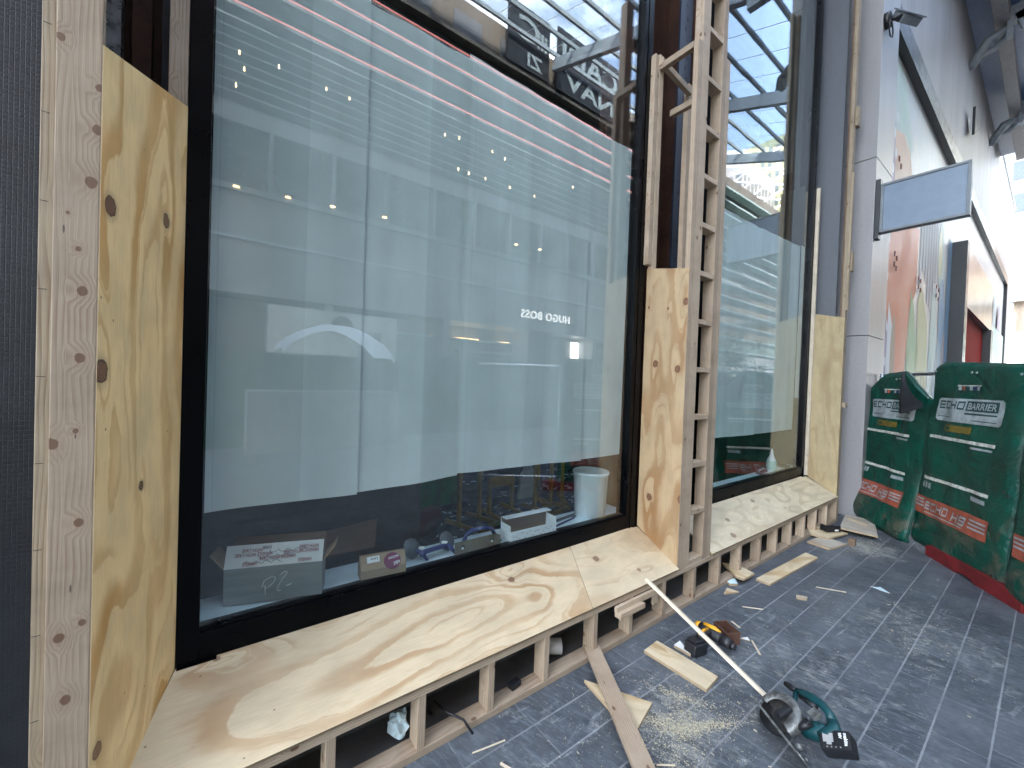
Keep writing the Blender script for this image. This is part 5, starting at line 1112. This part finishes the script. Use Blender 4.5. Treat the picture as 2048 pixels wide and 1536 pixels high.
for k in range(24):
    x = -8+k*1.2
    for (ya, yb) in ((.3, YO+.2),):
        g.face([(x+.02, ya, cz_(ya)+.19), (x+1.18, ya, cz_(ya)+.19), (x+1.18, yb, cz_(yb)+.19), (x+.02, yb, cz_(yb)+.19)])
g.done('glass_panel', glass_mat('canopy_glass', (.47, .53, .57), 0., .7), cano, fixn=False)
g = B()
for k in range(25): x = -8+k*1.2; g.tube([(x, .3, cz_(.3)+.2), (x, YO+.2, cz_(YO+.2)+.2)], .012, 4)
g.done('glazing_bar', 'canopy_steel', cano)

# far end of the street
def windows_block(name, label, x0, x1, y0, y1, z1, wallm, winm, nx, nz, z0=0., face='both', frac=.62):
    t = thing(name, label, 'building', ((x0+x1)/2, (y0+y1)/2, 0)); g = B(); g.box(x0, x1, y0, y1, 0, z1); g.done('wall', wallm, t)
    hz = (z1-z0-1)/nz
    for a in range(nz):
        zz = z0+.6+a*hz; g = B()
        k = max(2, int((y1-y0)/1.9)); wy = (y1-y0)/k
        for b_ in range(k): g.box(x0-.04, x0+.02, y0+b_*wy+wy*(1-frac)/2, y0+(b_+1)*wy-wy*(1-frac)/2, zz, zz+hz*.55)
        k = max(2, int((x1-x0)/1.9)); wx = (x1-x0)/k
        for b_ in range(k): g.box(x0+b_*wx+wx*(1-frac)/2, x0+(b_+1)*wx-wx*(1-frac)/2, y1-.02, y1+.04, zz, zz+hz*.55)
        g.done('window_row', winm, t)
    return t
M['yellow_wall'] = plain('pale_yellow_render', (.33, .34, .21), .8, var=.05, sc_=.3); M['win_grey'] = plain('grey_window', (.12, .15, .16), .15, var=.2, sc_=1.)
windows_block('office_tower', 'pale yellow office tower with rows of grey windows, reflected in the right window', 120, 150, -50.5, -22, 69, 'yellow_wall', 'win_grey', 9, 19, frac=.5)
windows_block('office_tower', 'grey slab tower beside the yellow one, reflected beside the ladder frame', 100, 118, -62, -41.6, 56, 'clad', 'reveal', 6, 8)
windows_block('office_tower', 'blue grey glass tower glimpsed above the far shops at the right edge', 62, 90, 1.2, 14, 42, 'reveal', 'glass_dark', 9, 13, frac=.8)
# far shop block seen directly at the right edge
t = thing('far_shop_building', 'beige shop block with a bright canopy band at the right edge of the picture', 'building', (46, 2, 0))
for (z0, z1, y0, mt, nm) in ((0, 4.6, 3.2, 'card_white', 'shop_front'), (4.6, 6.2, 2.6, 'm_pale', 'shop_sign_band'), (6.2, 10.4, 3.0, plain('beige_wall', (.45, .36, .27), .7), 'wall'), (10.4, 12.1, 2.0, plain('brown_band', (.20, .13, .10), .6), 'cornice'), (12.1, 13.6, 1.2, 'white_paint', 'canopy_band')):
    g = B(); g.box(44, 60, -9, y0+3.2, z0, z1-.004); g.done(nm, mt, t)
g = B(); g.box(43.6, 43.9, -9, 5, 8.2, 8.5); g.box(43.7, 43.85, 1.9, 2.05, 4.6, 8.2); g.done('railing', 'white_steel', t)
# pavilion with green fins, lattice roof block
M['fin_green'] = plain('pale_green_glass_fin', (.27, .35, .34), .3, var=.1)
t = thing('fin_pavilion', 'corner block wrapped in pale green glass fins, reflected in the right window', 'building', (26, YO-1, 0))
g = B(); g.box(20, 34, YO+.0, YO+.9, 2.3, 12.6); g.done('wall', 'glass_dark', t)
for k in range(14):
    g = B(); z = 2.9+k*.72; g.box(19.6, 34.5, YO+.9, YO+1.35, z, z+.10); g.done('fin', 'fin_green', t)
t = thing('lattice_hall', 'pale hall with a white diagonal lattice front, reflected in the right window', 'building', (50, -13, 0))
g = B(); g.box(48, 58, -22, -8, 0, 16.5); g.done('wall', plain('pale_hall', (.52, .52, .46), .6), t)
g = B()
for k in range(-6, 16):
    for s_ in (1, -1): g.tube([(47.9, -22 if s_ > 0 else -8, k*1.6), (47.9, -8 if s_ > 0 else -22, k*1.6+6.)], .11, 6)
g.done('lattice', 'white_paint', t)
tag(abox('brick_block', 38, 47, -17, -9.4, 0, 6.5, plain('brown_brick', (.23, .15, .12), .8)), 'brown brick block below the lattice hall, seen reflected', 'building')
# trees in the reflected street
def tree(x, y, h, r, label, seed):
    random.seed(seed); t = thing('street_tree', label, 'tree', (x, y, 0), 'street trees seen in the glass')
    g = B(); g.tube([(x, y, 0), (x+.05, y, h*.35), (x, y+.1, h*.6)], [.14, .10, .06], 10)
    limbs = []
    for i in range(9):
        a = random.uniform(0, 6.3); z0 = h*random.uniform(.3, .58); e = (x+math.cos(a)*r*.75, y+math.sin(a)*r*.75, z0+r*random.uniform(.5, 1.2)); g.tube([(x, y, z0), e], [.05, .015], 6); limbs.append(e)
    g.done('trunk', plain('bark', (.09, .07, .05), .9), t)
    g = B()
    for c in range(46):
        e = random.choice(limbs); c0 = Vector((e[0]+random.gauss(0, r*.3), e[1]+random.gauss(0, r*.3), e[2]+random.gauss(0, r*.28)))
        for k in range(46):
            p = c0+Vector((random.gauss(0, .16), random.gauss(0, .16), random.gauss(0, .13)))*r*.8; a = Vector((random.gauss(0, 1), random.gauss(0, 1), random.gauss(0, 1))).normalized()*.07; b_ = a.orthogonal().normalized()*.035
            g.face([p-a, p+b_, p+a, p-b_])
    n = NT('leaves'); n.pbr(n.mix(n.noise(n.pos(), 3., 3), (.03, .06, .02), (.11, .16, .04)), .6); g.done('crown', n.m, t, fixn=False)
tree(17.5, -5.2, 4.9, 1.5, 'green street tree reflected at the left of the right window', 4); tree(30., -9.0, 5.0, 1.9, 'sunlit street tree reflected under the lattice hall', 8)
t = thing('pendant_lamp', 'dark bell shaped pendant lamp hanging over the reflected street', 'lamp', (33, -9, 5.5)); g = B(); g.lathe([(.08, 1.1), (.25, .95), (.35, .5), (.62, .12), (.66, 0), (.6, 0)], T(31, -9.4, 6.6)); g.done('shade', 'grey_steel', t); g = B(); g.tube([(31, -9.4, 7.6), (31, -9.4, 12.5)], .03, 6); g.done('cord', 'dark_metal', t)
